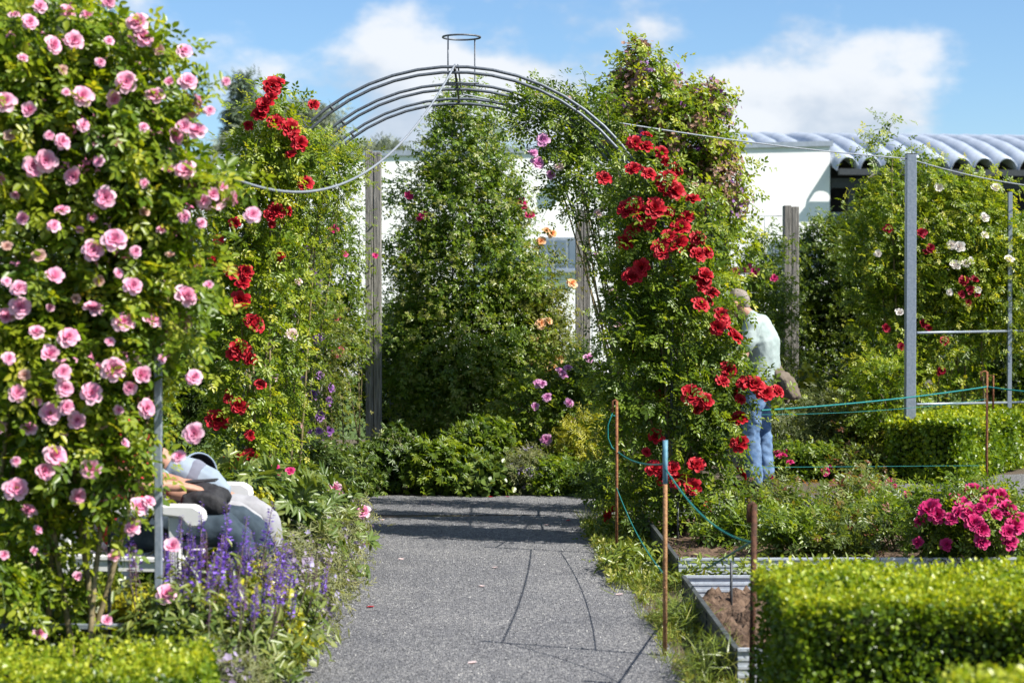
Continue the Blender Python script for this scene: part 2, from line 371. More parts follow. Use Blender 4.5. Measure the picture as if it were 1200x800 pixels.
def front_hit(blobs, px, py):
    """nearest point of the foliage envelope along a photo pixel's direction"""
    d = np.array([(px - VX) / FP, 1, -(py - VY) / FP]); o = np.array([0, 0, HC]); best = None
    for b in blobs:
        c, r = np.array(b[:3]), np.array(b[3:]) * .98
        oo, dd = (o - c) / r, d / r
        A_, B_, C_ = dd @ dd, oo @ dd, oo @ oo - 1
        q = B_ * B_ - A_ * C_
        if q < 0: continue
        t = (-B_ - math.sqrt(q)) / A_
        if best is None or t < best[0]:
            p = o + d * t; best = (t, p, nrm((p - c) / r / r))
    if best is None:
        b = min(blobs, key=lambda b: (b[0] / b[1] * FP + VX - px) ** 2 + ((HC - b[2]) / b[1] * FP + VY - py) ** 2)
        t = b[1] - b[4] * .3; p = o + d * t; return p, nrm(np.array([0, -1, .4]))
    return best[1], best[2]

# blooms ---------------------------------------------------------------------
def bloom_mesh(name, mat, seed, rings, ruffle=.10):
    rng = np.random.default_rng(seed); V, F, rn, o = [], [], [], 0
    for (n, r0, ln, tilt, curl, wd, dark) in rings:
        ph = rng.random() * 6.28
        for i in range(n):
            a = ph + 2 * math.pi * i / n + rng.normal() * .12; l = ln * rng.uniform(.85, 1.12); tl = tilt + rng.normal() * .1
            rad, z = r0, rng.normal() * .015; rows = []
            for j, v in enumerate((0, .45, .8, 1.0)):
                if j: 
                    dv = v - (0, .45, .8)[j - 1]; ang = tl + curl * v
                    rad += math.cos(ang) * l * dv; z += math.sin(ang) * l * dv
                hw = wd * (.30, .95, 1.0, .55)[j] * .5
                for uu in (-1, 0, 1):
                    cup = .18 * abs(uu) * ln * (1 if j in (1, 2) else .4)
                    x = rad - cup * math.sin(tl) * .7; y = uu * hw; zz = z + cup * math.cos(tl) + rng.normal() * ruffle * .35 * (v > .5)
                    rows.append((x * math.cos(a) - y * math.sin(a), x * math.sin(a) + y * math.cos(a), zz))
            V += rows
            for j in range(3):
                for q in range(2): F.append([o + j * 3 + q, o + j * 3 + q + 1, o + j * 3 + q + 4, o + j * 3 + q + 3]); 
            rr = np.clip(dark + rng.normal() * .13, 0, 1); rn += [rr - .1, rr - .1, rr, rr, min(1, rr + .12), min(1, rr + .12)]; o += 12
    me = npmesh(name, V, F, rn, True); me.materials.append(mat); return me
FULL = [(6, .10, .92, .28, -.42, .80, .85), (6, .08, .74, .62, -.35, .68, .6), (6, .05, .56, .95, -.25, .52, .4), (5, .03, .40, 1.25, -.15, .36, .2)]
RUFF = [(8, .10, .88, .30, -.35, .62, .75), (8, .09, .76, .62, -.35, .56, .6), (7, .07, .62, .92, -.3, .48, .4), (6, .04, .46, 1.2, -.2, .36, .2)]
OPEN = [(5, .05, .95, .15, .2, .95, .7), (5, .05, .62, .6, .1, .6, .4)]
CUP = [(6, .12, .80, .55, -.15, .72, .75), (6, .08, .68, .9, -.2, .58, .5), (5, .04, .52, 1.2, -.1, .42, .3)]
BL = {}
for k, mat, rg, nv in (('pink', P_pink, FULL, 4), ('spent', P_spent, CUP, 2), ('red', P_red, RUFF, 4), ('darkred', P_darkred, CUP, 2), ('magenta', P_magenta, RUFF, 3), ('apricot', P_apricot, FULL, 2), ('mauve', P_mauve, FULL, 2), ('white', P_white, CUP, 2), ('pale', P_pale, FULL, 2), ('purple', P_purple, OPEN, 2), ('cerise', P_magenta, OPEN, 2)):
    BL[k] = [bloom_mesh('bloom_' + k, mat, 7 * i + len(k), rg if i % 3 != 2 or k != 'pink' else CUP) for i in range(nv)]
def add_blooms(plant, kind, blobs, pix, rad, seed=0, proud=.095, part='rose_bloom', lift=.35):
    rnd = random.Random(seed)
    for e in pix:
        px, py = e[0], e[1]; r = rad * (e[2] if len(e) > 2 else rnd.uniform(.82, 1.15))
        p, n = front_hit(blobs, px, py)
        v = Vector((-p[0], -p[1], HC - p[2])).normalized()
        nn = (Vector(n) * .6 + v * .55 + Vector((0, 0, lift)) + Vector(sd) * .25 + Vector([rnd.gauss(0, .22) for _ in range(3)])).normalized()
        place(part, rnd.choice(BL[kind]), plant, Vector(p) + v * proud, rot_to(nn, rnd.random() * 6.28), (r, r, r * rnd.uniform(.8, 1.1)))
        if kind == 'red' and rnd.random() < .3:          # red blooms come in small clusters
            off = Vector([rnd.gauss(0, 1), 0, rnd.gauss(0, 1)]).normalized() * r * 1.25
            n2 = (nn + off * 8 + Vector([rnd.gauss(0, .2) for _ in range(3)])).normalized()
            place(part, rnd.choice(BL[kind]), plant, Vector(p) + v * proud * .7 + off, rot_to(n2, rnd.random() * 6.28), r * rnd.uniform(.55, .8))
def rand_blooms(plant, kind, blobs, n, rad, seed, back=True, part='rose_bloom'):
    """further blooms round the sides and back of a plant"""
    rnd = random.Random(seed)
    for _ in range(n):
        b = rnd.choice(blobs); u = Vector([rnd.gauss(0, 1) for _ in range(3)]).normalized()
        if back: u.y = abs(u.y)
        p = Vector((b[0] + u.x * b[3], b[1] + u.y * b[4], b[2] + u.z * b[5]))
        if p.z < .15: continue
        nn = (u + Vector((0, 0, .5))).normalized(); r = rad * rnd.uniform(.75, 1.1)
        place(part, rnd.choice(BL[kind]), plant, p, rot_to(nn, rnd.random() * 6.28), r)

def leaf_parts(plant, T, arrs, mat, n, name='leaf', toward=True):
    """the n leaves that show largest become parts of their own, sharing a few meshes"""
    P, A, N, sc, rnd = arrs
    dist = P[:, 1]; vis = sc / dist + .0005 * np.random.default_rng(1).random(len(sc))
    order = np.argsort(-(vis - .02 * (P[:, 1] - P[:, 1].min()) * sc.mean()))
    idx = order[:n]; mes = []
    for q in range(5):
        me = scatter('leaf', T, np.zeros((1, 3)), np.array([[1., 0, 0]]), np.array([[0, 0, 1.]]), 1.0, np.array([.15 + .2 * q])); me.materials.append(mat); mes.append(me)
    for i in idx:
        x = Vector(A[i]).normalized(); z = Vector(N[i]); z = (z - z.dot(x) * x).normalized(); y = z.cross(x)
        M = Matrix((x, y, z)).transposed()
        place(name, mes[min(4, int(rnd[i] * 5))], plant, Vector(P[i]), M.to_quaternion(), float(sc[i]))
    keep = np.ones(len(P), bool); keep[idx] = False
    return tuple(a[keep] for a in arrs)
def canes(name, plant, starts, tops, n, r, seed, mat=None, bend=.25):
    rng = np.random.default_rng(seed); polys = []
    for i in range(n):
        a = np.array(starts[i % len(starts)], float) + np.append(rng.normal(size=2) * .05, 0); a[2] = -.02
        b = np.array(tops[i % len(tops)], float) + rng.normal(size=3) * .08
        m1 = a + (b - a) * .35 + rng.normal(size=3) * bend * .3; m2 = a + (b - a) * .7 + rng.normal(size=3) * bend * .3
        t = np.linspace(0, 1, 12)[:, None]
        P = a * (1 - t) ** 3 + 3 * m1 * t * (1 - t) ** 2 + 3 * m2 * t ** 2 * (1 - t) + b * t ** 3
        polys.append((P, np.linspace(r, r * .35, 12)))
    for P in polys: tubes(name, [P], mat or M_stem, plant, k=6)
def make_plant(name, label, cat, base, blobs, n, size, T, mat, seed, group=None, parts=0, twigs=0, fol='foliage', twr=.003, **kw):
    rng = np.random.default_rng(seed)
    root = empty(name, base, label, cat, group)
    P, A, N, sc, rnd, sh = foliage(rng, blobs, n, size, **kw)
    arrs = (P, A, N, sc, rnd)
    if parts: arrs = leaf_parts(root, T, arrs, mat, parts)
    tag(link(fol, scatter(fol, T, *arrs), mat, root), kind='stuff')
    if twigs:
        tag(tubes('twigs', twig_mesh(sh, range(min(twigs, n)), twr), M_greenstem, root, k=3), kind='stuff')
    return root, arrs, sh
def small_flowers(name, plant, rng, blobs, n, size, T, mat, cl=8, spread=.05, upb=.3):
    """little flowers in clusters on the envelope, too small to pick apart"""
    Bv = np.array(blobs); wgt = (Bv[:, 3] * Bv[:, 4] * Bv[:, 5]) ** .67; wgt /= wgt.sum()
    k = rng.choice(len(Bv), n, p=wgt); b = Bv[k]; u = rng.normal(size=(n, 3)); u[:, 2] = np.abs(u[:, 2]) * .6 + upb * u[:, 2]; u = nrm(u)
    c = b[:, :3] + u * b[:, 3:] * rng.uniform(.9, 1.12, (n, 1))
    P = (c[:, None] + rng.normal(size=(n, cl, 3)) * spread).reshape(-1, 3)
    N = np.repeat(u, cl, 0) + rng.normal(size=P.shape) * .6
    X = np.cross(N, rng.normal(size=P.shape)); ok = P[:, 2] > .05
    rnd = np.clip(np.repeat(rng.random(n), cl) * .6 + rng.random(len(P)) * .4, 0, 1)
    return tag(link(name, scatter(name, T, P[ok], X[ok], N[ok], size * rng.uniform(.6, 1.2, ok.sum()), rnd[ok]), mat, plant), kind='stuff')
# ------------------------------------------------------------------ white building far behind
def building():
    B = empty('white_building', (7.97, 44.5, 0), 'white rendered hall with grey coping and ribbed barrel roof beyond the garden', 'building')
    a = R(-5); u = Vector((-math.cos(a), math.sin(a), 0)); inn = Vector((math.sin(a), math.cos(a), 0)); c0 = Vector((7.97, 44.5, 0)); L, H, D = 19, 5.28, 9
    M = Matrix.Translation(c0) @ Matrix((u, inn, Vector((0, 0, 1)))).transposed().to_4x4()      # local x along wall to the west, y inward
    SL = Matrix.Identity(4); SL[2][0] = -.030            # parapet falls gently away from the canopy
    bm = bmesh.new(); box(bm, (L / 2, D / 2, H / 2), (L, D, H))
    for v in bm.verts:
        if v.co.z > 1: v.co.z -= .030 * v.co.x
    bmesh.ops.transform(bm, matrix=M, verts=bm.verts); o = obj_bm('wall', bm, M_wall, B)
    box_obj('coping', (L / 2, D / 2, H + .06), (L + .12, D + .12, .12), M_coping, o, M=M @ SL)
    def wl(px):       # local x of the wall under a photo column
        t = (px - VX) / FP; return (c0.x - t * c0.y) / (math.cos(a) + t * math.sin(a)), None
    x = wl(657)[0]
    lamp = box_obj('wall_lamp', (x, -.12, 4.42), (.34, .22, .3), M_galv, B, M=M, bevel=.02)
    for px0, px1, z0, z1 in ((632, 682, 2.4, 3.15), (560, 610, 2.4, 3.15), (905, 960, 2.2, 3.1)):
        xa, xb = wl(px1)[0], wl(px0)[0]
        w = box_obj('window', ((xa + xb) / 2, -.01, (z0 + z1) / 2), (xb - xa, .12, z1 - z0), M_coping, B, M=M)
        n = 3
        for i in range(n):
            ww = (xb - xa - .08) / n
            box_obj('pane', (xa + .04 + ww * (i + .5), -.073, (z0 + z1) / 2), (ww - .06, .02, z1 - z0 - .14), M_glass, w, M=M)
        box_obj('sill', ((xa + xb) / 2, -.12, z0 - .03), (xb - xa + .1, .2, .05), M_coping, w, M=M)
    # barrel ribs: half-round vaults lying side by side on a curved slope, eave towards the garden
    r = .27; xs = np.arange(-8.4, 3.0, 2 * r)
    prof = [(-.35 if True else 0, 4.72), (.2, 4.92), (1.0, 5.2), (2.0, 5.44), (3.2, 5.58), (4.6, 5.62), (6.2, 5.5)]
    th = np.linspace(0, np.pi, 9); V, F = [], []
    for py, pz in prof:
        for t in th: V.append((r * .98 * math.cos(t), py, pz + r * 1.15 * math.sin(t)))
    k = len(th)
    for i in range(len(prof) - 1):
        for j in range(k - 1): F.append([i * k + j, i * k + j + 1, (i + 1) * k + j + 1, (i + 1) * k + j])
    V = np.array(V); F = np.array(F)
    back = V.copy(); back[:, 2] -= .04; nV = len(V)
    FF = np.concatenate([F, F[:, ::-1] + nV, [[j, j + nV, j + 1 + nV, j + 1] for j in range(k - 1)]])
    me = npmesh('roof_vault', np.concatenate([V, back]), FF, smooth=True); me.materials.append(M_roof)
    for x in xs:
        sh = Matrix.Identity(4); sh[0][1] = .22           # ribs lean a little along the hall
        o = bpy.data.objects.new('roof_vault', me); COL.objects.link(o); o.parent = B
        o.matrix_parent_inverse = B.matrix_world.inverted()
        o.matrix_basis = M @ Matrix.Translation((x, 1.2 if x > 0 else 0, .12 if x > 0 else 0)) @ Matrix.Rotation(-.1, 4, 'Z')
    box_obj('gutter', (-4.4, -.42, 4.66), (8.6, .16, .14), M_darksteel, B, M=M)
    box_obj('canopy_beam', (-4.4, .4, 4.45), (8.6, .25, .22), M_darksteel, B, M=M)
    box_obj('canopy_back', (-4.4, 5, 2.9), (8.6, .2, 5.8), M_dark, B, M=M)
    for x in (-.6, -3.2, -5.8, -8.4): box_obj('canopy_column', (x, .4, 2.17), (.16, .16, 4.34), M_darksteel, B, M=M)
    box_obj('low_wall', (-4.4, 1.0, 1.9), (8.4, .2, 3.8), M_coping, B, M=M)
building()

# ------------------------------------------------------------------ arch of three double hoops
AX = -.205; AR = 1.42; AZ = 1.70
HY = (12.57, 13.55, 14.5)
def hoop_pts(Y, rad, seg=28):
    P = [(AX - rad, Y, z) for z in np.linspace(0, AZ, 6)[:-1]]
    P += [(AX - rad * math.cos(t), Y, AZ + rad * math.sin(t)) for t in np.linspace(0, math.pi, seg)]
    P += [(AX + rad, Y, z) for z in np.linspace(AZ, 0, 6)[1:]]
    return np.array(P)
arch = empty('rose_arch', (AX, HY[1], 0), 'grey steel walk-through arch of three double hoops with ring finial', 'arch')
for Y in HY:
    tubes('hoop', [(hoop_pts(Y, AR), .0105)], M_steel, arch, k=8)
    tubes('hoop', [(hoop_pts(Y, AR - .036), .0105)], M_steel, arch, k=8)
    for deg in (22, 55, 90, 125, 158):
        t = R(deg); c = math.cos(t), math.sin(t)
        tubes('spacer', [(np.array([(AX - (AR - .042) * c[0], Y, AZ + (AR - .042) * c[1]), (AX - (AR + .004) * c[0], Y, AZ + (AR + .004) * c[1])]), .011)], M_darksteel, arch, k=6)
for sx in (-1, 1):
    for z in (.4, 1.0, 1.6): tubes('side_rail', [(np.array([(AX + sx * (AR + .018), HY[0] - .02, z), (AX + sx * (AR + .018), HY[2] + .02, z)]), .008)], M_darksteel, arch, k=6)
tubes('ridge_bar', [(np.array([(AX, HY[0] - .02, AZ + AR - .02), (AX, HY[2] + .02, AZ + AR - .02)]), .008)], M_darksteel, arch, k=6)
fz = 3.385; fy = 13.1
cxr = W(541, 44, fy).x
tubes('finial_ring', [(np.array([(cxr + .128 * math.cos(t), fy + .128 * math.sin(t), fz) for t in np.linspace(0, 2 * math.pi, 33)]), .007)], M_steel, arch, k=6)
tubes('finial_rail', [(np.array([(cxr - .12, fy, AZ + AR - .045), (cxr + .12, fy, AZ + AR - .045)]), .007)], M_steel, arch, k=6)
for dx, dy in ((-.09, -.091), (.09, .091)):
    tubes('finial_rod', [(np.array([(cxr + dx, fy + dy, fz), (cxr + dx, fy + dy, AZ + AR - .05), (cxr + dx, fy, AZ + AR - .05)]), .006)], M_steel, arch, k=6)
    
# ------------------------------------------------------------------ metal frame under the pink rose, cables
YP = 7.6
fr = empty('rose_trellis', (-1.65, YP, 0), 'pale grey steel trellis frame under the pink climbing rose', 'trellis')
xp = W(186, 0, YP).x
box_obj('upright', (xp, YP, 1.12), (.03, .03, 2.24), M_post, fr, bevel=.003)
box_obj('upright', (xp - 1.0, YP, 1.12), (.03, .03, 2.24), M_post, fr, bevel=.003)
for z, m in ((.288, M_post), (.99, M_darksteel), (1.69, M_darksteel), (2.2, M_darksteel)):
    box_obj('crossbar', (xp - .5, YP + .002, z), (.965, .022, .022), m, fr, bevel=.003)
for i, X in enumerate((xp - .20, xp - .75)): box_obj('upright', (X, YP + .026, 1.1), (.012, .012, 2.2), M_darksteel, fr)
t = np.linspace(0, 1, 40)[:, None]
Aq = np.array([xp, YP, 2.24]); Bq = np.array([AX, HY[0], AZ + AR + .012])
P = Aq + (Bq - Aq) * t; P[:, 2] = 2.24 - 1.06 * t[:, 0] + (AZ + AR + .012 - 2.24 + 1.06) * t[:, 0] ** 2
tag(tubes('sagging_cable', [(P, .0065)], M_cable, k=8), 'grey cable sagging from the pink rose trellis up to the arch top', 'cable')
pB = W(1066, 186, 17.0)
q0 = np.array([AX + .02, HY[0], AZ + AR + .012]); q1 = np.array([AX + .03, HY[2] - .3, AZ + AR + .0]); q2 = np.array(pB)
P = [q0, q0 + (q1 - q0) * .5 - np.array([0, 0, .03])] + [q1 + (q2 - q1) * s - np.array([0, 0, .22 * 4 * s * (1 - s) * .25]) for s in np.linspace(0, 1, 24)]
tag(tubes('slack_cable', [(np.array(P), .006)], M_cable, k=6), 'thin grey cable running from the arch ridge to the grey steel post', 'cable')
q3 = np.array(W(1260, 222, 18.6))
P = [q2 + (q3 - q2) * s - np.array([0, 0, .05 * 4 * s * (1 - s)]) for s in np.linspace(0, 1, 16)]
tag(tubes('taut_cable', [(np.array(P), .006)], M_cable, k=6), 'thin cable leaving the grey steel post above the white roses', 'cable')

# ------------------------------------------------------------------ posts
def wooden_post(px, ytop, Y, w, label, rz=0):
    p = W(px, ytop, Y); root = empty('wooden_post', (p.x, Y, 0), label, 'post', 'weathered wooden trellis posts')
    for s in (-1, 1):
        hh = p.z - (.012 if s > 0 else 0)
        box_obj('board', (p.x + s * (w / 4 + .002), Y, hh / 2 - .03), (w / 2 - .003, w, hh + .06), M_wood, root, bevel=.004)
    box_obj('cap_batten', (p.x, Y + .004, p.z * .5), (w * .5, w * .9, p.z - .05), M_wood, root)
    return root
wooden_post(438, 178, 17.5, .14, 'tall weathered wooden post beside the big cone-shaped shrub')
wooden_post(683, 245, 20, .15, 'weathered wooden post behind the red rose arch, next to the apricot roses')
wooden_post(927, 241, 20, .15, 'weathered wooden post behind the man in the mint shirt')
wooden_post(371, 276, 16.6, .10, 'slim weathered wooden post among the small purple roses')
def steel_post(px, ytop, Y, w, label):
    p = W(px, ytop, Y); root = empty('steel_post', (p.x, Y, 0), label, 'post')
    box_obj('shaft', (p.x, Y, p.z / 2), (w, w, p.z), M_post, root, bevel=.004)
    box_obj('cap', (p.x, Y, p.z + .004), (w * .96, w * .96, .008), M_darksteel, root)
    return root
steel_post(1068, 181, 17.0, .088, 'square grey steel post holding a cable in front of the white roses')
tr = empty('rose_trellis', (4.6, 17.3, 0), 'grey steel trellis with two rails under the white climbing rose', 'trellis')
p = W(1185, 225, 18.3); box_obj('upright', (p.x, 18.3, p.z / 2), (.04, .04, p.z), M_post, tr, bevel=.003)
for py in (472, 388):
    a, b = W(1076, py + 2, 17.04), W(1183, py, 18.3)
    tubes('rail', [(np.array([a, b]), .013)], M_post, tr)
    a, b = W(1188, py, 18.3), W(1270, py - 3, 18.7)
    tubes('rail', [(np.array([a, b]), .013)], M_post, tr)
def mesh_panel(x0, x1, Y, z0, z1, label, st=.17):
    polys = []
    for x in np.arange(x0, x1 + .01, st): polys.append((np.array([(x, Y, z0), (x, Y, z1)]), .004))
    for z in np.arange(z0, z1 + .01, st): polys.append((np.array([(x0, Y + .008, z), (x1, Y + .008, z)]), .004))
    root = empty('wire_trellis', ((x0 + x1) / 2, Y, 0), label, 'trellis', 'wire trellis panels')
    for P in polys: tubes('wire', [P], M_wire, root, k=4, smooth=False)
mesh_panel(-.94, -.1, 18.75, .1, 1.5, 'square wire trellis behind the cone-shaped shrub')
mesh_panel(1.1, 3.08, 20.0, .3, 2.5, 'square wire trellis between the two posts behind the man', .2)

# ------------------------------------------------------------------ edged beds
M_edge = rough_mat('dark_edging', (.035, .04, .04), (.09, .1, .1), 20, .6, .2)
def edging(name, label, x0, x1, y0, y1, h=.14, dark=False):
    root = empty(name, ((x0 + x1) / 2, (y0 + y1) / 2, 0), label, 'garden bed')
    for (a, b) in (((x0, y0), (x1, y0)), ((x0, y1), (x1, y1)), ((x0, y0), (x0, y1)), ((x1, y0), (x1, y1))):
        dx, dy = b[0] - a[0], b[1] - a[1]; L = math.hypot(dx, dy); rz = math.atan2(dy, dx); n = max(1, int(L / .95))
        for i in range(n):
            t = (i + .5) / n; c = (a[0] + dx * t, a[1] + dy * t)
            bm = bmesh.new(); l = L / n - .006
            M = Matrix.Translation((c[0], c[1], 0)) @ Matrix.Rotation(rz, 4, 'Z')
            box(bm, (0, 0, h / 2), (l, .006, h), M=M)
            box(bm, (0, 0, h + .004), (l, .022, .012), M=M)
            for z in (.035, .07, .105): box(bm, (0, 0, z), (l - .004, .013, .012), M=M)
            box(bm, (l / 2 - .012, 0, h / 2), (.02, .017, h - .004), M=M)
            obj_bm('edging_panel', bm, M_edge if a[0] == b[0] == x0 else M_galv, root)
    return root
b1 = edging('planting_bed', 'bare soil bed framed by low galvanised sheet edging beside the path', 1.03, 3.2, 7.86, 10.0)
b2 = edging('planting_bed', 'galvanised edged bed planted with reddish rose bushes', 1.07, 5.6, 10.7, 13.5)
def soil(name, x0, x1, y0, y1, z, parent, amp, res=.03, seed=1):
    nx, ny = int((x1 - x0) / res), int((y1 - y0) / res); rng = np.random.default_rng(seed)
    gx, gy = np.meshgrid(np.linspace(x0, x1, nx), np.linspace(y0, y1, ny)); hz = np.zeros_like(gx)
    for _ in range(900):
        cx, cy, r, h = rng.uniform(x0, x1), rng.uniform(y0, y1), .025 + .09 * rng.random() ** 2.5, rng.uniform(.2, 1) * amp
        d2 = ((gx - cx) ** 2 + (gy - cy) ** 2) / r ** 2; hz = np.maximum(hz, h * np.clip(1 - d2, 0, 1) ** .7)
    hz += rng.normal(size=hz.shape) * amp * .12
    V = np.stack([gx, gy, z + hz], -1).reshape(-1, 3); i = np.arange(nx * ny).reshape(ny, nx)
    F = np.stack([i[:-1, :-1], i[:-1, 1:], i[1:, 1:], i[1:, :-1]], -1).reshape(-1, 4)
    link(name, npmesh(name, V, F), M_soil, parent)
soil('soil', 1.04, 3.19, 7.87, 9.99, .02, b1, .085, .018)
soil('soil', 1.08, 5.59, 10.71, 13.49, .06, b2, .04, .06, 2)

# ------------------------------------------------------------------ stakes and twine
def stake(px, ytop, Y, r, label, mat, hook=0, top=None, lean=0):
    p = W(px, ytop, Y); root = empty('garden_stake', (p.x, Y, 0), label, 'stake', 'steel stakes holding twine')
    z1 = p.z
    tubes('rod', [(np.array([(p.x + lean, Y, -.03), (p.x, Y, z1)]), r)], mat, root, k=8)
    if hook:
        h = hook; tubes('hook', [(np.array([(p.x, Y, z1 - .004), (p.x - .3 * h, Y, z1 + .006), (p.x - h, Y, z1), (p.x - h, Y, z1 - .07)]), r * .8)], mat, root, k=8)
    if top is not None:
        tubes('painted_tip', [(np.array([(p.x, Y, z1 - .19), (p.x, Y, z1 + .004)]), r * 1.12)], top, root, k=8)
    return Vector((p.x, Y, z1))
M_tip = rough_mat('teal_paint', (.07, .2, .27), (.16, .32, .4), 40, .6)
M_rust2 = rough_mat('tan_rust', (.26, .13, .06), (.44, .25, .12), 45, .85, .1, bump=.3)
s1 = stake(723, 470, 12.0, .009, 'thin rust-brown stake with hooked top at the path edge by the red roses', M_rust, hook=.025)
s2 = stake(780, 517, 8.5, .010, 'rusty stake with a teal painted tip beside the bare soil bed', M_rust2, top=M_tip)
s3 = stake(885, 592, 7.62, .012, 'dark rusted stake at the corner of the big clipped hedge', M_darkrust, hook=.022, lean=-.01)
s4 = stake(1159, 436, 15.6, .010, 'rust-brown forked stake in the gravel before the far hedge', M_rust, hook=.05)
p4 = s4; 
root4 = [o for o in bpy.data.objects if o.name.startswith('garden_stake')][-1]
tubes('hook', [(np.array([(p4.x, p4.y + .0, p4.z - .03), (p4.x + .05, p4.y, p4.z - .03), (p4.x + .05, p4.y, p4.z - .3)]), .008)], M_rust, root4, k=6)
for px, yt, Y, l in ((858, 585, 9.6, 'short thin wire peg in the bare soil bed'), (795, 588, 12.35, 'short dark steel peg under the red rose arch')):
    stake(px, yt if Y > 11 else 660, Y, .007, l, M_darksteel)
def twine(name, A, Bp, sag, label, r=.005, n=24, loop=None):
    A, Bp = np.array(A), np.array(Bp); t = np.linspace(0, 1, n)[:, None]; P = A + (Bp - A) * t
    P[:, 2] -= sag * 4 * t[:, 0] * (1 - t[:, 0])
    if loop is not None: P = np.concatenate([loop, P])
    tag(tubes(name, [(P, r)], M_twine, k=5), label, 'twine', 'green garden twine')
a1 = s1 + Vector((-.025, 0, -.07)); 
twine('garden_twine', a1 + Vector((.035, 0, -.25)), s2 + Vector((0, 0, -.1)), .03, 'green twine from the hooked stake to the teal-tipped stake', .004,
      loop=np.array([a1, a1 + Vector((-.03, 0, -.08)), a1 + Vector((-.03, 0, -.16)), a1 + Vector((-.005, 0, -.22))]))
twine('garden_twine', a1 + Vector((0, 0, -.02)), (AX + AR - .03, 14.5, .9), .06, 'green twine from the hooked stake back to the rear arch leg', .005)
twine('garden_twine', s2 + Vector((0, 0, -.12)), s3 + Vector((0, 0, -.15)), .07, 'green twine drooping between the teal-tipped and the dark rusted stake', .004)
twine('garden_twine', s3 + Vector((0, 0, -.14)), (1.15, 9.93, .2), .0, 'green twine slanting from the dark rusted stake down to the bed corner', .005)
twine('garden_twine', W(893, 481, 13.2), p4 + Vector((0, 0, -.12)), .02, 'green twine stretched from the red roses to the forked stake', .0065, 30)
twine('garden_twine', p4 + Vector((0, 0, -.12)), W(1290, 462, 15.2), .02, 'green twine leaving the forked stake past the far hedge', .0065)
twine('garden_twine', W(893, 486, 13.2), p4 + Vector((0, 0, -.22)), .03, 'thin lower strand of green twine below the forked stake fork', .002)
twine('garden_twine', W(880, 548, 13.2), W(1158, 546, 15.6), .0, 'thin green strand stretched low above the rose bed', .0018)
twine('garden_twine', (s1.x, 12, .42), (s2.x, 8.5, .36), .05, 'thin low green strand along the path edge between two stakes', .003)

# ------------------------------------------------------------------ box hedges
def hedge(name, label, c, s, rz, n, size, seed, group='clipped box hedges', shootn=0, shell=.055, rb=0.0):
    """c = centre of the base, s = full size"""
    rng = np.random.default_rng(seed); root = empty(name, c, label, 'hedge', group)
    M = Matrix.Translation(c) @ Matrix.Rotation(rz, 4, 'Z'); Ma = np.array(M)
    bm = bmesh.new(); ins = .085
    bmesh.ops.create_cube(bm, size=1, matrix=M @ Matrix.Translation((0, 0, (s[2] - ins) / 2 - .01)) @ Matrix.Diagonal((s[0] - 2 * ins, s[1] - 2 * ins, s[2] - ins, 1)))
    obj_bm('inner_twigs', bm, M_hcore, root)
    areas = np.array([s[0] * s[1], s[0] * s[2], s[0] * s[2], s[1] * s[2], s[1] * s[2]]); f = rng.choice(5, n, p=areas / areas.sum())
    q = rng.random((n, 2)); P = np.zeros((n, 3)); Nn = np.zeros((n, 3))
    for k, (ax, sg) in enumerate(((2, 1), (1, -1), (1, 1), (0, -1), (0, 1))):
        m = f == k; o1, o2 = [a for a in (0, 1, 2) if a != ax]
        lo = {0: -s[0] / 2, 1: -s[1] / 2, 2: 0}; sz = {0: s[0], 1: s[1], 2: s[2]}
        P[m, o1] = lo[o1] + q[m, 0] * sz[o1]; P[m, o2] = lo[o2] + q[m, 1] * sz[o2]
        P[m, ax] = s[2] if ax == 2 else sg * s[ax] / 2; Nn[m, ax] = sg
    wv = .024 * (np.sin(P[:, 0] * 9 + seed) + np.sin(P[:, 1] * 11 + 2) + np.sin(P[:, 2] * 13)) 
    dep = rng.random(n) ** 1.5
    P += Nn * (wv - dep * shell)[:, None] + rng.normal(size=P.shape) * .008
    rough = Nn * .8 + rng.normal(size=P.shape) * .75 + np.array([0, 0, .35])
    A = Nn * .35 + rng.normal(size=P.shape) * .8 + np.array([0, 0, .35])
    Pw = P @ Ma[:3, :3].T + Ma[:3, 3]; ok = Pw[:, 2] > .02
    pt = .16 * np.sin(Pw[:, 0] * 5.1 + Pw[:, 2] * 4 + seed) * np.sin(Pw[:, 1] * 6.3 + Pw[:, 0] * 2.2)
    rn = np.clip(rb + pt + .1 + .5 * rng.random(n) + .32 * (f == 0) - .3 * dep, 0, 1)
    Aw, Nw = A @ Ma[:3, :3].T, rough @ Ma[:3, :3].T
    sc = size * rng.uniform(.65, 1.25, n)
    arrs = (Pw[ok], Aw[ok], Nw[ok], sc[ok], rn[ok])
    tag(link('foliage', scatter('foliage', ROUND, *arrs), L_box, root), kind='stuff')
    if shootn:            # fresh shoots standing proud of the clipped top
        p = np.stack([rng.uniform(-s[0] / 2, s[0] / 2, shootn), rng.uniform(-s[1] / 2, s[1] / 2, shootn), np.full(shootn, s[2])], 1)
        h = rng.uniform(.01, .05, shootn); k = 5; P2 = (p[:, None] + np.array([0, 0, 1.]) * (h[:, None] * np.linspace(0, 1, k))[..., None] + rng.normal(size=(shootn, k, 3)) * .006).reshape(-1, 3)
        P2 = P2 @ Ma[:3, :3].T + Ma[:3, 3]; m2 = len(P2)
        A2 = rng.normal(size=(m2, 3)) * .7 + np.array([0, 0, .7]); N2 = rng.normal(size=(m2, 3)) + np.array([0, 0, .6])
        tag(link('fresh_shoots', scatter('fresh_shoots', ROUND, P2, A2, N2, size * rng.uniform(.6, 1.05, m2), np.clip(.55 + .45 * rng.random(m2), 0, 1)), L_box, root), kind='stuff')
    return root
M_hcore = rough_mat('hedge_inner', (.012, .02, .006), (.035, .045, .015), 40, .95, bump=.6)
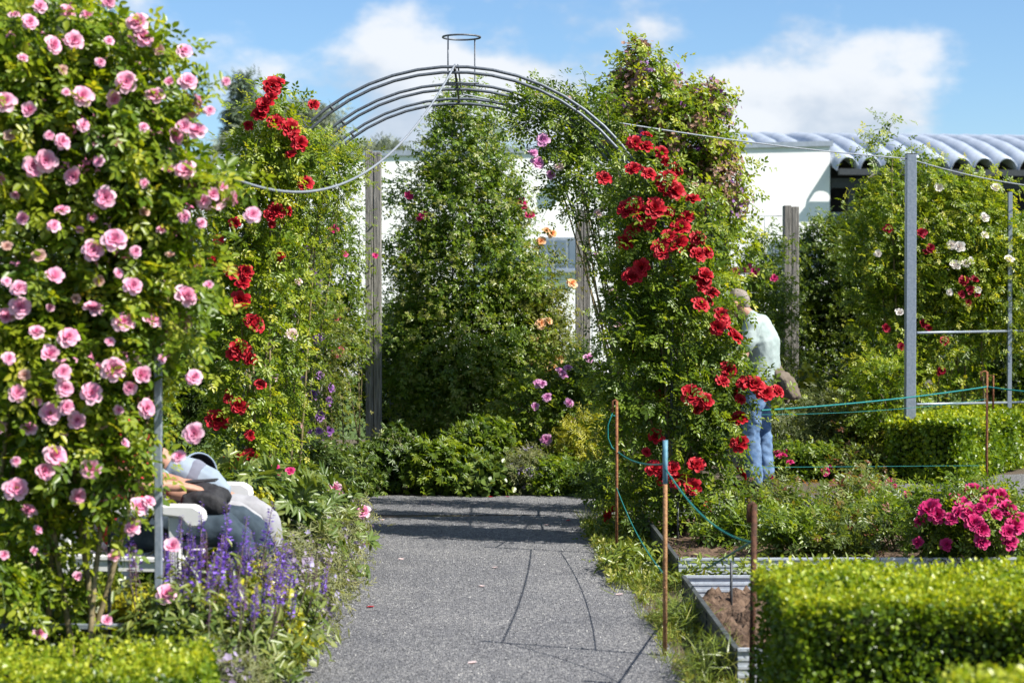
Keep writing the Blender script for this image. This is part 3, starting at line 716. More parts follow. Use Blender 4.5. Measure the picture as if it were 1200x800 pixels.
hedge('box_hedge', 'wide clipped box hedge with fresh yellow-green top beside the dark rusted stake', (2.18, 6.93, 0), (2.30, .9, .53), 0, 62000, .0205, 3, shootn=3200, rb=.05)
hedge('box_hedge', 'bright hedge top just in front of the wide clipped hedge', (2.3, 4.8, 0), (2.2, .6, .56), 0, 18000, .021, 4, shootn=1400, rb=.1)
hedge('box_hedge', 'low clipped box hedge at the foot of the pink climbing rose', (-2.02, 6.5, 0), (2.12, .68, .352), 0, 36000, .0185, 5, shootn=900, rb=.08)
ang = math.atan2(1.7, 1.01); dv = Vector((math.cos(ang), math.sin(ang), 0)); nv = Vector((-dv.y, dv.x, 0)); cc = Vector((4.13, 16.6, 0)) + dv * 1.5 + nv * .35
hedge('box_hedge', 'clipped box hedge running away from the gravel below the white roses', cc, (3.0, .7, .55), ang, 52000, .034, 6, shell=.09, rb=.1)
# ------------------------------------------------------------------ climbing roses
PINK = [(38,28),(82,16),(105,21),(65,55),(89,50),(163,29),(169,46,1.2),(218,62,.9),(222,97),(150,97),(183,113,1.05),(9,121,1.1),(38,131),(99,114,1.1),(135,118),(217,150),(204,161,1.15),(232,155,1.15),(218,200,1.1),(199,201,.8),(247,131,.6),(266,97,.5),(41,196,1.1),(56,189),(89,208,1.1),(125,233,1.1),(136,281,1.2),(111,294,1.1),(75,167,.8),(100,148,.7),(65,325,1.1),(24,338),(26,360,1.1),(10,372,1.1),(44,389,.8),(82,396,1.15),(110,362),(157,335),(219,347,1.15),(179,376),(146,378,1.2),(217,254,.7),(245,335,.6),(75,247,.8),(30,257,.8),(65,265,.7),(297,252,.9),(60,415,1.1),(75,436,.9),(134,432,1.2),(166,440,1.1),(152,453),(108,460),(77,455,.9),(22,460,.9),(79,477,.8),(60,484,1.1),(91,492,.9),(35,502,.9),(172,478,1),(228,442,.9),(228,508,1.15),(210,535,.8),(65,534,1.25),(52,552,1.1),(107,549,1.1),(20,572,1.2),(33,597,.9),(92,581,.9),(163,593),(175,587,.7),(155,619,.8),(134,652,.8),(202,640,1),(195,696,1.1),(125,727,.7),(47,742,.8),(91,675,.6),(250,228,.8),(237,262,.6),(12,420,.7),(5,210,.7),(50,10,.8),(130,5,.7),(0,500,.8),(160,295,.6),(200,98,.6),(118,190,.6),(240,236,.7),(262,220,.6),(146,520,.6),(5,650,.6),(40,645,.5)]
pb = [bl(30,70,7.6,95,75,.3), bl(40,150,7.6,120,90,.32), bl(138,85,7.6,50,55,.22), bl(172,165,7.6,36,50,.2), bl(140,200,7.6,65,80,.26),
      bl(40,300,7.6,110,100,.3), bl(145,300,7.6,62,75,.24), bl(205,240,7.6,28,45,.15), bl(60,430,7.6,110,90,.3), bl(145,420,7.6,50,75,.22), bl(205,340,7.6,20,70,.12),
      bl(45,535,7.6,85,60,.26), bl(125,530,7.6,45,50,.18), bl(15,630,7.6,55,50,.2), bl(135,590,7.6,34,28,.12), bl(30,700,7.6,45,30,.18), bl(250,225,7.55,28,14,.08), bl(218,118,7.55,14,16,.07)]
pink, arrs, sh = make_plant('climbing_rose', 'tall climbing rose full of large pink double blooms on the steel trellis', 'climbing rose', (-1.75, 7.62, 0), pb, 1600, .135, ROSE5, L_pinkrose, 11, parts=300, twigs=500, shoot=(.08, .26), nodes=6, out=.6, up=.35, rb=.08)
add_blooms(pink, 'pink', pb, PINK, .041, 1, proud=.12)
add_blooms(pink, 'spent', pb, [(48,300,.8),(118,330,.7),(188,60,.7),(15,160,.7),(90,350,.6),(170,250,.7),(30,440,.7),(120,500,.7),(200,300,.6),(75,85,.7),(140,170,.6),(10,290,.7)], .04, 7)
add_blooms(pink, 'pink', pb, [(30,70,.5),(120,75,.5),(80,110,.45),(60,160,.5),(110,255,.5),(170,215,.5),(20,230,.5),(95,270,.45),(140,320,.5),(190,270,.5),(60,360,.5),(130,400,.5),(10,330,.5),(190,420,.5),(45,470,.5),(115,430,.45),(20,540,.5),(75,510,.5),(140,480,.5),(170,150,.5),(130,50,.5),(20,20,.6),(100,580,.5),(45,620,.5)], .043, 8)
rand_blooms(pink, 'pink', pb, 60, .045, 2)
canes('cane', pink, [(-1.66, 7.62, 0), (-1.75, 7.64, 0), (-1.55, 7.63, 0), (-1.95, 7.65, 0)], [W(150, 380, 7.6), W(100, 250, 7.6), W(60, 120, 7.6), W(20, 300, 7.65), W(185, 160, 7.6)], 9, .014, 3, bend=.35)
rng = np.random.default_rng(77)
small_flowers('buds', pink, rng, pb, 150, .022, TUFT, P_pink, cl=2, spread=.03, upb=.6)

def arch_rose(label, Yi, blobs, n, seed, kind, pix, rad, mat=L_rose, size=.10, extra=(), sx=1, parts=0, nb=8, **kw):
    X = AX + sx * AR
    root, arrs, sh = make_plant('climbing_rose', label, 'climbing rose', (X, HY[Yi], 0), blobs, n, size, ROSE5, mat, seed, group='roses climbing the steel arch', parts=parts, twigs=220, **kw)
    add_blooms(root, kind, blobs, pix, rad, seed)
    for k, px, r in extra: add_blooms(root, k, blobs, px, r, seed + 1)
    if nb: rand_blooms(root, kind, blobs, nb, rad, seed)
    tops = [(b[0], b[1], b[2] + b[5] * .3) for b in blobs]
    canes('cane', root, [(X - .03, HY[Yi] + .03, 0), (X + .1, HY[Yi], 0), (X + .2, HY[Yi] + .06, 0)], tops, 8, .012, seed, bend=.2)
    return root
Y1, Y2, Y3 = HY
RED_R = [(744,168),(756,172),(775,179,.8),(742,198),(760,204,.9),(781,211,1.1),(790,224,1.2),(792,200,.9),(777,220),(812,233,.8),(708,209,.9),(735,245),(752,252,1.2),(767,244,1.2),(741,271),(732,284),(775,292,1.1),(784,277),(797,266,1.1),(795,286,1.2),(805,254,.8),(818,279,.9),(818,299),(829,296,.7),(752,314),(741,324,1.1),(827,322),(824,335),(821,357,1.0),(825,330,1.0),(845,369,.9),(860,393,1.2),(841,384,.9),(854,434,1.0),(847,446,.8),(810,462,1.2),(827,470,.9),(884,451,1.2),(897,461,1.0),(872,449,.8),(866,491,1.0),(867,520,1.0),(770,511,.9),(767,549,1.0),(789,549,.8),(816,545,1.0),(812,571,1.0),(792,567,.6),(830,591,.5),(745,238,.8),(760,262,.9),(850,375,.7),(835,343,.8),(868,468,.6),(758,530,.5)]
rb1 = [bl(800,560,Y1,45,60,.2), bl(810,470,Y1,55,65,.22), bl(800,390,Y1,62,65,.22), bl(790,310,Y1,55,55,.22), bl(768,250,Y1,45,40,.15), bl(758,205,Y1,35,35,.14),
       bl(838,450,Y1,26,60,.13), bl(742,450,Y1,36,80,.16), bl(755,360,Y1,40,60,.16), bl(770,605,Y1,60,30,.14), bl(845,560,Y1,26,45,.12), bl(880,455,Y1-.05,16,14,.07), bl(858,415,Y1,12,30,.08), bl(866,510,Y1,10,25,.07), bl(815,260,Y1,22,40,.12)]
arch_rose('dense climbing rose with deep red clusters on the arch leg by the man', 0, rb1, 900, 21, 'red', RED_R, .066, size=.12, parts=300, shoot=(.1, .3), nodes=6, rb=.0, out=.7, up=.3)
rb2 = [bl(690,205,Y2,45,50,.16), bl(655,150,Y2,48,35,.15), bl(738,280,Y2,40,55,.17), bl(758,360,Y2,44,60,.17), bl(760,455,Y2,48,70,.17), bl(752,545,Y2,50,50,.16), bl(630,130,Y2,30,18,.12), bl(700,130,Y2,35,25,.12)]
arch_rose('leafy climbing rose with a few pale mauve blooms trained over the middle hoop', 1, rb2, 620, 22, 'pale', [(719,345),(726,381),(655,196,.8),(700,250,.7)], .048, extra=(('mauve', [(630,192),(636,164),(625,180,.8),(645,205,.7)], .05),), size=.115, nb=4, shoot=(.1, .3))
rb3 = [bl(680,170,Y3,45,45,.15), bl(640,125,Y3,40,22,.13), bl(728,260,Y3,32,60,.16), bl(745,370,Y3,36,65,.16), bl(748,480,Y3,42,65,.16), bl(735,565,Y3,45,30,.15)]
arch_rose('green climbing rose almost without blooms on the rear arch hoop by the rambler', 2, rb3, 440, 23, 'mauve', [(690,420),(700,300,.8),(712,480,.8)], .04, mat=L_dark, size=.098, nb=3, shoot=(.1, .3))
RED_L = [(319,103,1.1),(326,97,.9),(312,124,1.1),(306,135,1.0),(318,116,.8),(324,144,1.0),(341,152,1.15),(352,169,1.0),(345,160,.7),(359,216,.9),(368,124,.7),(325,247,1.0),(318,252,.8),(292,148,.6),(257,281,.6),(274,319,1.0),(288,319,.9),(285,331,.9),(282,352,1.15),(300,379,1.1),(294,376,.8),(282,409,1.2),(275,415,.9),(293,421,.8),(305,450,.7),(280,476,1.0),(268,467,.6),(255,492,1.3),(273,538,1.1),(293,535,1.0),(293,510,.6),(341,182,.7),(330,300,.5),(276,262,.7),(250,300,.6)]
lb1 = [bl(285,500,Y1,28,45,.15), bl(282,420,Y1,36,60,.16), bl(288,340,Y1,40,60,.17), bl(298,265,Y1,42,55,.17), bl(312,200,Y1,40,45,.16), bl(322,145,Y1,26,38,.13), bl(345,180,Y1,28,30,.14), bl(265,290,Y1,25,50,.13), bl(318,105,Y1,8,12,.05)]
arch_rose('sunlit climbing rose with bright red blooms on the arch leg near the bench', 0, lb1, 680, 31, 'red', RED_L, .063, mat=L_pinkrose, size=.118, sx=-1, parts=300, nb=10, shoot=(.1, .3), rb=.12, up=.3)
lb2 = [bl(325,480,Y2,30,50,.15), bl(325,400,Y2,36,60,.16), bl(332,310,Y2,40,60,.16), bl(345,235,Y2,42,50,.16), bl(365,190,Y2,36,32,.15), bl(395,205,Y2,28,22,.13)]
arch_rose('climbing rose with scattered pale pink blooms on the middle arch leg', 1, lb2, 560, 32, 'pale', [(321,442),(342,392),(300,300,.7),(350,330,.6)], .048, mat=L_pinkrose, size=.095, sx=-1, nb=5, shoot=(.1, .3), rb=.1)
lb3 = [bl(345,470,Y3,28,50,.15), bl(350,390,Y3,32,60,.16), bl(352,310,Y3,36,60,.16), bl(372,240,Y3,36,45,.15), bl(392,198,Y3,26,22,.13)]
arch_rose('climbing rose with small violet blooms on the rear arch leg', 2, lb3, 460, 33, 'purple', [(341,350),(347,367),(348,407),(356,445),(367,463,1.2),(366,320),(371,398),(359,292),(375,485),(374,505),(362,508),(352,500,.8)], .032, mat=L_rose, size=.09, sx=-1, nb=6, shoot=(.1, .3))

# rambler with faded purple panicles behind the arch
rm = [bl(757,125,16.6,38,50,.3), bl(800,170,16.6,50,60,.35), bl(832,230,16.6,36,60,.3), bl(720,165,16.6,38,40,.3), bl(805,290,16.6,50,70,.35), bl(815,370,16.6,30,80,.3), bl(748,85,16.6,14,28,.12), bl(830,130,16.6,20,25,.15), bl(780,240,16.6,50,70,.35), bl(805,390,16.6,34,80,.25), bl(858,300,16.6,14,40,.12)]
ram, arrs, sh = make_plant('rambler_rose', 'huge rambler rose topped with faded purple-brown panicles behind the arch', 'rambler rose', (1.55, 16.6, 0), rm, 1750, .112, ROSE3, L_pinkrose, 41, twigs=150, shoot=(.15, .42), nodes=7, up=.6, droop=.25, rb=.12)
rng = np.random.default_rng(8)
tops = [b for b in rm if b[2] > 2.2]
small_flowers('faded_panicles', ram, rng, tops, 260, .022, BLOS, P_panicle, cl=26, spread=.045, upb=.7)
small_flowers('violet_blossoms', ram, rng, [rm[0], rm[3], rm[2], rm[7]], 44, .024, BLOS, P_purple, cl=16, spread=.045, upb=.7)
canes('cane', ram, [(1.4, 16.5, 0), (1.7, 16.65, 0)], [(b[0], b[1], b[2]) for b in rm], 9, .015, 42)

# ------------------------------------------------------------------ far bed
cs = [bl(550,480,18.3,85,70,.5), bl(548,400,18.3,92,75,.5), bl(548,320,18.3,82,70,.45), bl(546,250,18.3,65,60,.4), bl(546,190,18.3,46,50,.32), bl(546,140,18.3,28,38,.22), bl(475,420,18.2,32,60,.25), bl(600,420,18.2,36,55,.3), bl(605,330,18.2,20,35,.2), bl(480,300,18.2,26,35,.2), bl(470,230,18.3,14,26,.12), bl(595,235,18.3,16,26,.12)]
sh0, arrs, shs = make_plant('pillar_rose', 'tall cone-shaped green shrub rose past its bloom at the end of the path', 'shrub', (-.16, 18.3, 0), cs, 4900, .080, ROSE3, L_small, 51, twigs=500, shoot=(.14, .42), nodes=8, up=.45, droop=.35, rb=.28)
canes('cane', sh0, [(-.16, 18.3, 0), (0, 18.2, 0), (-.35, 18.3, 0)], [(b[0], b[1], b[2]) for b in cs], 8, .018, 52)
tubes('support_pole', [(np.array([(-.32, 18.2, -.02), (-.32, 18.2, 3.5)]), .012)], M_darksteel, sh0)
add_blooms(sh0, 'cerise', cs, [(479,230),(497,252),(493,256,.8),(612,237),(621,253),(614,243,.7)], .05, 5)
def bush(name, label, cat, px, py, Y, rx, rz, n, mat, seed, T=ROSE5, size=.09, kind=None, pix=(), rad=.045, ry=.35, group=None, extra=(), nb=0, ncane=4, **kw):
    rng = random.Random(seed)
    B = [bl(px, py, Y, rx * .8, rz * .9, ry)]
    for _ in range(5): B.append(bl(px + rng.uniform(-.6, .6) * rx, py + rng.uniform(-.65, .5) * rz, Y + rng.uniform(-.1, .1), rx * rng.uniform(.35, .55), rz * rng.uniform(.3, .5), ry * .6))
    p = W(px, py, Y)
    root, arrs, sh = make_plant(name, label, cat, (p.x, Y, 0), B, n, size, T, mat, seed, group=group, twigs=min(n, 120), **kw)
    if kind: add_blooms(root, kind, B, pix, rad, seed)
    for k, pxl, r in extra: add_blooms(root, k, B, pxl, r, seed + 3)
    if nb and kind: rand_blooms(root, kind, B, nb, rad, seed)
    if ncane: canes('cane', root, [(p.x + .08 * i - .1, Y, 0) for i in range(ncane)], [(b[0], b[1], b[2]) for b in B], ncane, .009, seed, bend=.15)
    return root, B
bush('shrub', 'leafy shrub behind the grey trellis at the far hedge', 'shrub', 1190, 440, 21.5, 60, 90, 900, L_dark, 73, T=ROSE3, size=.11, ry=.5)
bush('shrub', 'low shrub hiding the foot of the hall canopy', 'shrub', 1120, 380, 24, 60, 110, 900, L_small, 74, T=ROSE3, size=.12, ry=.5)
bush('rose_bush', 'apricot rose bush leaning on the wire trellis beside the cone-shaped shrub', 'rose bush', 634, 375, 18.4, 34, 100, 560, L_olive, 61, T=ROSE3, size=.085, kind='apricot', rad=.055, pix=[(634,283),(647,274),(617,287,.8),(628,292,.7),(670,332),(634,379),(625,396),(632,380,.9),(626,398,.8),(622,423),(646,431),(655,421),(665,447,.6),(643,376,.8),(640,270,.7)], nb=4)
bush('rose_bush', 'rose bush with mauve-pink blooms at the end of the path', 'rose bush', 648, 490, 16.9, 50, 75, 620, L_rose, 62, T=ROSE3, size=.085, kind='mauve', rad=.055, pix=[(657,436),(666,431),(631,449),(641,466),(667,472),(674,494,.7),(640,515),(627,476,.7),(660,440,.8),(636,450,.8),(722,522,.8)], nb=4)
bush('shrub', 'yellow-green mound of goldenrod beside the mauve-pink rose bush', 'shrub', 688, 528, 16.4, 34, 42, 480, L_yellow, 63, T=PLUME, size=.09, ncane=0, shoot=(.1, .2))
bush('rose_bush', 'loose rose bush with cerise blooms against the tall wooden post', 'rose bush', 392, 365, 17.2, 27, 140, 620, L_rose, 64, T=ROSE3, size=.085, kind='cerise', rad=.05, pix=[(391,270),(404,298,.7),(394,373),(394,415),(399,410,.7),(440,300,.6)], nb=3, ncane=6)
bush('rose_bush', 'thin rose bush with small violet flowers by the slim wooden post', 'rose bush', 376, 430, 16.2, 26, 110, 380, L_olive, 65, T=ROSE3, size=.07, kind='purple', rad=.045, pix=[(387,455),(375,440),(367,463,1.2),(375,488),(374,512,1.2),(362,508),(385,505),(378,395),(371,400),(366,322),(372,330,.8),(384,470),(356,445),(350,405),(360,415)], ncane=5)
bush('shrub', 'dark leafy shrub behind the slim wooden post near the arch', 'shrub', 335, 400, 18.5, 60, 150, 1500, L_dark, 66, T=ROSE3, size=.10, ry=.6)
bush('shrub', 'dark shrub in the gap between pink rose and red rose arch', 'shrub', 225, 400, 17, 65, 160, 1500, L_dark, 67, T=ROSE3, size=.10, ry=.6)
bush('shrub', 'shrub seen through the pink climbing rose beyond the bench', 'shrub', 90, 420, 16, 120, 190, 2200, L_small, 68, T=ROSE3, size=.11, ry=.7)
bush('shrub', 'shaded shrub behind the tall wooden post at the wire trellis', 'shrub', 470, 440, 19.6, 60, 110, 1100, L_dark, 69, T=ROSE3, size=.10, ry=.5)
bush('shrub', 'dark shrub behind apricot roses near the white hall', 'shrub', 640, 480, 19.4, 50, 80, 800, L_dark, 70, T=ROSE3, size=.10, ry=.5)
# low cranesbill and lady's mantle mounds along the far path edge
k = 0
for px, py, Y, rx, rz, mat, T, lab in ((415,560,15.95,38,32,L_dark,PALM5,'dark feathery mound at the foot of the slim wooden post'), (465,545,16.2,45,45,L_dark,PALM5,'dark spreading cranesbill mound at the foot of the tall wooden post'), (520,555,16.0,42,36,L_rose,PALM5,'cranesbill mound spilling on to the far gravel edge'), (560,535,16.5,40,45,L_rose,PALM5,'tall leafy mound in front of the cone-shaped shrub'), (572,565,15.95,30,25,L_peony,ROUND,"round-leaved lady's mantle at the gravel edge"), (615,558,16.1,32,34,L_grey,PLUME,'grey-green catmint mound at the end of the path'), (650,565,16.0,28,25,L_rose,ROSE3,'low leafy plant under the mauve-pink rose bush'), (700,570,15.8,30,22,L_dark,ROSE3,'low dark plant under the yellow-green mound'), (730,590,14.9,26,22,L_rose,ROSE3,'low weed clump behind the hooked stake')):
    root, B = bush('perennial_mound', lab, 'perennial', px, py, Y, rx, rz, 420, mat, 80 + k, T=T, size=.085, ry=.3, group='low perennials at the end of the path', ncane=0, shoot=(.06, .2), nodes=5, zmin=.01); k += 1
    if mat in (L_dark, L_grey) and rz > 30: small_flowers('plumes', root, np.random.default_rng(k), B, 40, .02, TUFT, P_seed if mat is L_dark else P_catmint, cl=10, spread=.03, upb=.9)

# ------------------------------------------------------------------ right-hand shrubs
ds = [bl(990,330,20.8,55,75,.5), bl(1000,430,20.8,70,80,.55), bl(950,420,20.8,35,90,.4), bl(1030,300,20.8,45,60,.45), bl(960,310,20.8,30,50,.3), bl(1050,400,20.8,50,90,.5), bl(905,380,20.6,30,80,.4), bl(880,400,20.6,30,90,.4)]
make_plant('shrub', 'big dark green shrub behind the wooden post and the man', 'shrub', (3.8, 20.8, 0), ds, 3600, .10, ROSE3, L_dark, 91, twigs=100, shoot=(.15, .4), nodes=7, up=.5, rb=.15)
r9, b9 = bush('rose_bush', 'thin rose bush with pink blooms against the white hall', 'rose bush', 895, 350, 19.2, 28, 90, 380, L_rose, 92, T=ROSE3, size=.085, kind='cerise', rad=.055, pix=[(862,318),(878,316),(885,319),(907,326,.8)], ncane=5, shoot=(.15, .4))
wr = [bl(1055,260,18.6,45,75,.35), bl(1120,285,18.6,60,70,.4), bl(1030,300,18.6,32,70,.3), bl(1100,320,18.6,75,80,.4), bl(1165,300,18.6,40,72,.35), bl(1050,400,18.6,45,80,.35), bl(1110,410,18.6,50,60,.35), bl(1150,340,18.6,40,60,.3), bl(1040,190,18.6,18,40,.15), bl(1040,460,17.7,40,40,.3), bl(1095,222,18.6,24,28,.2), bl(1150,228,18.6,18,24,.2), bl(1215,350,18.6,40,100,.3)]
w0, arrs, sh = make_plant('climbing_rose', 'sunny climbing rose with white and a few dark red blooms on the grey trellis', 'climbing rose', (4.5, 18.6, 0), wr, 2700, .115, ROSE5, L_pinkrose, 93, twigs=300, shoot=(.15, .42), nodes=6, up=.5, rb=.14)
add_blooms(w0, 'white', wr, [(1101,220),(1116,288),(1125,290),(1120,311),(1132,309),(1138,306,.8),(1154,256),(1155,276),(1147,340,.7),(1114,343,.7),(1184,305),(1168,221),(1030,298,.8),(1090,450,.8),(1055,366,.8)], .062, 9, proud=.14)
add_blooms(w0, 'darkred', wr, [(1042,269),(1079,274),(1083,272,.8),(1091,291),(1086,296,.7),(1039,385),(1083,380),(1057,407),(1108,400),(1105,436),(1130,330,1.1),(1138,340),(1143,328,.9),(1128,345,.8),(1136,355,.7),(1146,345,.7),(1090,386,.7)], .06, 10, proud=.14)
rand_blooms(w0, 'white', wr, 10, .05, 12)
canes('cane', w0, [(4.3, 18.5, 0), (4.7, 18.55, 0), (3.95, 18.5, 0)], [(b[0], b[1], b[2]) for b in wr], 10, .016, 94, bend=.4)
# perennials between the far shrubs and the gravel
k = 0
for px, py, Y, rx, rz, mat, T, lab in ((930,470,18.9,30,60,L_grass,BLADE,'day lily clump with yellow flowers beside the far wooden post'), (965,500,18.3,50,45,L_sage,PLUME,'sage-green feathery perennial behind the red roses and twine'), (915,515,18.0,30,45,L_sage,PLUME,'sage-green perennial close behind the man'), (1015,520,18.1,40,40,L_reddish,ROSE3,'reddish rose bush at the dark end of the far hedge'), (1000,480,19.0,50,45,L_dark,ROSE3,'dark low shrub between sage-green perennials and white roses'), (940,545,17.3,45,22,L_rose,ROSE3,'low bush with pink blooms by the far gravel'), (1010,550,17.2,40,20,L_reddish,ROSE3,'low reddish bush at the foot of the far hedge')):
    root, B = bush('perennial', lab, 'perennial', px, py, Y, rx, rz, 430, mat, 100 + k, T=T, size=.26 if T is BLADE else .095, ry=.35, group='perennials beyond the gravel', ncane=0, shoot=(.08, .25), nodes=5, zmin=.01); k += 1
    if k == 1: small_flowers('yellow_flowers', root, rng, B, 26, .05, BLOS, L_yellow, cl=3, spread=.05, upb=.9)
    if k == 6: add_blooms(root, 'magenta', B, [(912,532),(918,535),(927,542),(921,530,.7),(969,553),(983,553),(989,558,1.2),(975,549,.8)], .045, 4)
# rose bed in front
bx = [(900,600,12.6,40,45,L_reddish),(950,610,12.2,42,42,L_reddish),(1000,600,12.6,45,45,L_reddish),(1045,615,11.8,40,40,L_rose),(930,630,11.3,35,26,L_rose),(985,632,11.2,35,25,L_reddish),(1020,585,13.1,35,40,L_reddish),(860,615,12.0,32,40,L_rose)]
for i, (px, py, Y, rx, rz, mat) in enumerate(bx):
    lab = ['red-tinged rose bush in the edged bed beside the arch leg', 'dense red-tinged rose bush in the middle of the edged bed', 'tall red-tinged rose bush in front of the galvanised panel', 'green rose bush next to the magenta roses', 'low green rose bush behind the galvanised front edge', 'low red-tinged rose bush behind the galvanised front edge', 'red-tinged rose bush nearest the far gravel', 'green rose bush rooted under the red arch rose'][i]
    root, B = bush('rose_bush', lab, 'rose bush', px, py + 14, Y, rx * .9, rz * .62, 105, mat, 120 + i, T=ROSE5, size=.115, ry=.26, group='rose bushes in the edged bed', shoot=(.12, .42), nodes=6, up=1.0, zmin=.1)
    if i == 6: add_blooms(root, 'magenta', B, [(1066,580,.8),(1050,570,.5),(1044,563,.5)], .04, 3)
    if i == 0: add_blooms(root, 'magenta', B, [(905,560,.5),(890,590,.4)], .04, 3)
mg, B = bush('rose_bush', 'magenta rose bush in full bloom behind the wide clipped hedge', 'rose bush', 1140, 620, 10.9, 85, 48, 520, L_rose, 131, T=ROSE5, size=.10, ry=.35, kind='magenta', rad=.06, pix=[(1092,598,1.35),(1100,604,.9),(1081,612,.7),(1144,578,1.1),(1175,583),(1183,598),(1139,602,1.1),(1144,614),(1153,622,.9),(1117,609,.7),(1192,617,1.1),(1184,625,.9),(1112,639,.7),(1125,586,.9),(1153,636,.8),(1078,637,.6),(1186,637,.9),(1160,590,.9),(1170,604,.7),(1132,592,.8),(1150,598,.8),(1198,608,.8),(1125,602,.7),(1165,578,.7)], shoot=(.1, .28), nodes=5, up=.6, zmin=.1, nb=8)

for i, (px, py, Y, rx, rz, lab) in enumerate(((1265, 625, 11.6, 55, 42, 'pink-flowered rose bush past the magenta roses'), (1330, 625, 12.2, 60, 45, 'rose bush with a few pink blooms at the bed end'), (1400, 620, 12.6, 55, 45, 'last rose bush at the end of the galvanised bed'))):
    bush('rose_bush', lab, 'rose bush', px, py, Y, rx, rz, 260, L_rose, 140 + i, T=ROSE5, size=.11, ry=.4, group='rose bushes in the edged bed', kind='magenta', pix=[(px - 20, py - 20), (px + 15, py - 10), (px, py - 30)], nb=5, shoot=(.12, .35), nodes=5, up=.8, zmin=.1)
for i, (px, py, Y, rx, rz, lab) in enumerate(((-120, 430, 14, 110, 170, 'rounded shrub on the lawn behind the bench'), (-330, 440, 17, 120, 140, 'broad shrub on the lawn farther behind the bench'), (1330, 400, 20, 90, 130, 'green shrub past the grey rose trellis'), (1500, 420, 21, 100, 110, 'broad green shrub at the lawn edge past the trellis'))):
    bush('shrub', lab, 'shrub', px, py, Y, rx, rz, 1300, L_small if i % 2 else L_dark, 150 + i, T=ROSE3, size=.11, ry=.7)
# ------------------------------------------------------------------ left border along the path
def spike_mesh(name, seed, n=34, L=1.0, wd=.06, mat=P_salvia, calyx=True):
    rng = np.random.default_rng(seed); V, F, rn = [], [], []
    z = np.repeat(np.linspace(.18, .98, n // 4), 4) + rng.normal(size=n // 4 * 4) * .012; m = len(z); th = rng.random(m) * 6.28
    r = wd * .3; P = np.stack([np.cos(th) * r, np.sin(th) * r, z * L], 1); A = np.stack([np.cos(th), np.sin(th), .35 + 0 * th], 1)
    sc = wd * (1.25 - .8 * z) * rng.uniform(.7, 1.25, m)
    me = scatter(name, ovate(.6, .12, .1), P, A, A * .2 + np.array([0, 0, 1.]) + rng.normal(size=(m, 3)) * .3, sc, np.clip(.25 + .75 * rng.random(m) - .35 * (z > .8), 0, 1))
    me.materials.append(mat); return me
SPK = [spike_mesh('flower_spike', i, 72, 1.0, .095) for i in range(4)]
SPC = [spike_mesh('flower_spike', 10 + i, 48, 1.0, .075, P_calyx) for i in range(2)]
def salvia(label, x, y, n, hgt, seed, rad=.2):
    rnd = random.Random(seed); root = empty('salvia_plant', (x, y, 0), label, 'salvia', 'violet salvia clumps beside the bench')
    blobs = [(x, y, hgt * .28, rad * .95, rad * .9, hgt * .3), (x, y, hgt * .12, rad, rad, .12)]
    rng = np.random.default_rng(seed); P, A, N, sc, rn, sh = foliage(rng, blobs, 300, .075, rb=.2, shoot=(.1, .28), nodes=5, up=1.3, out=.5, zmin=.01)
    tag(link('foliage', scatter('foliage', THIN, P, A, N, sc, rn), L_peony, root), kind='stuff')
    polys = []
    for i in range(int(n * .85)):
        a, q = rnd.random() * 6.28, math.sqrt(rnd.random()) * rad
        bx_, by_ = x + q * math.cos(a), y + q * math.sin(a); h = hgt * rnd.uniform(.72, 1.02); ln = rnd.uniform(.15, .27) * (hgt / .75)
        d = Vector(((bx_ - x) * .55 + rnd.gauss(0, .07) + .05, (by_ - y) * .4 + rnd.gauss(0, .05), 1)).normalized()
        p0 = Vector((bx_, by_, 0)) + d * (h - ln)
        place('flower_spike', rnd.choice(SPK + SPC), root, p0, rot_to(d, rnd.random() * 6), (ln * 1.05, ln * 1.05, ln))
        polys.append((np.array([(x + (bx_ - x) * .6, y + (by_ - y) * .6, 0), p0, p0 + d * ln * .97]), np.array([.003, .0025, .0015])))
    tag(tubes('stems', polys, M_stalk, root, k=4), kind='stuff')
M_stalk = rough_mat('salvia_stalk', (.08, .04, .08), (.13, .12, .06), 30, .7)
for i, (x, y, n, h, lab) in enumerate(((-1.17, 7.95, 20, .74, 'violet salvia clump right beside the steel trellis upright'), (-1.08, 8.0, 22, .64, 'tall violet salvia clump in front of the seated knees'), (-.96, 7.75, 20, .56, 'violet salvia leaning over the gravel edge'), (-1.04, 7.45, 14, .54, 'lower violet salvia behind the clipped hedge end'), (-.93, 8.3, 16, .56, 'violet salvia clump at the far side of the seated visitors'), (-1.22, 7.5, 12, .70, 'sparse violet salvia at the trellis foot'))):
    salvia(lab, x, y, n, h, 200 + i)
def filler(name, label, cat, x, y, rx, ry, h, n, T, size, mat, seed, fl=None, group=None, up=.9, **kw):
    rng = np.random.default_rng(seed); blobs = [(x, y, h * .35, rx, ry, h * .5), (x + rx * .3, y + .1, h * .25, rx * .7, ry * .7, h * .35)]
    root, arrs, sh = make_plant(name, label, cat, (x, y, 0), blobs, n, size, T, mat, seed, group=group, up=up, zmin=.01, **kw)
    if fl:
        for nm, m, cnt, sz, cl in fl: small_flowers(nm, root, rng, blobs, cnt, sz, BLOS, m, cl=cl, spread=.03, upb=.8)
    return root, blobs
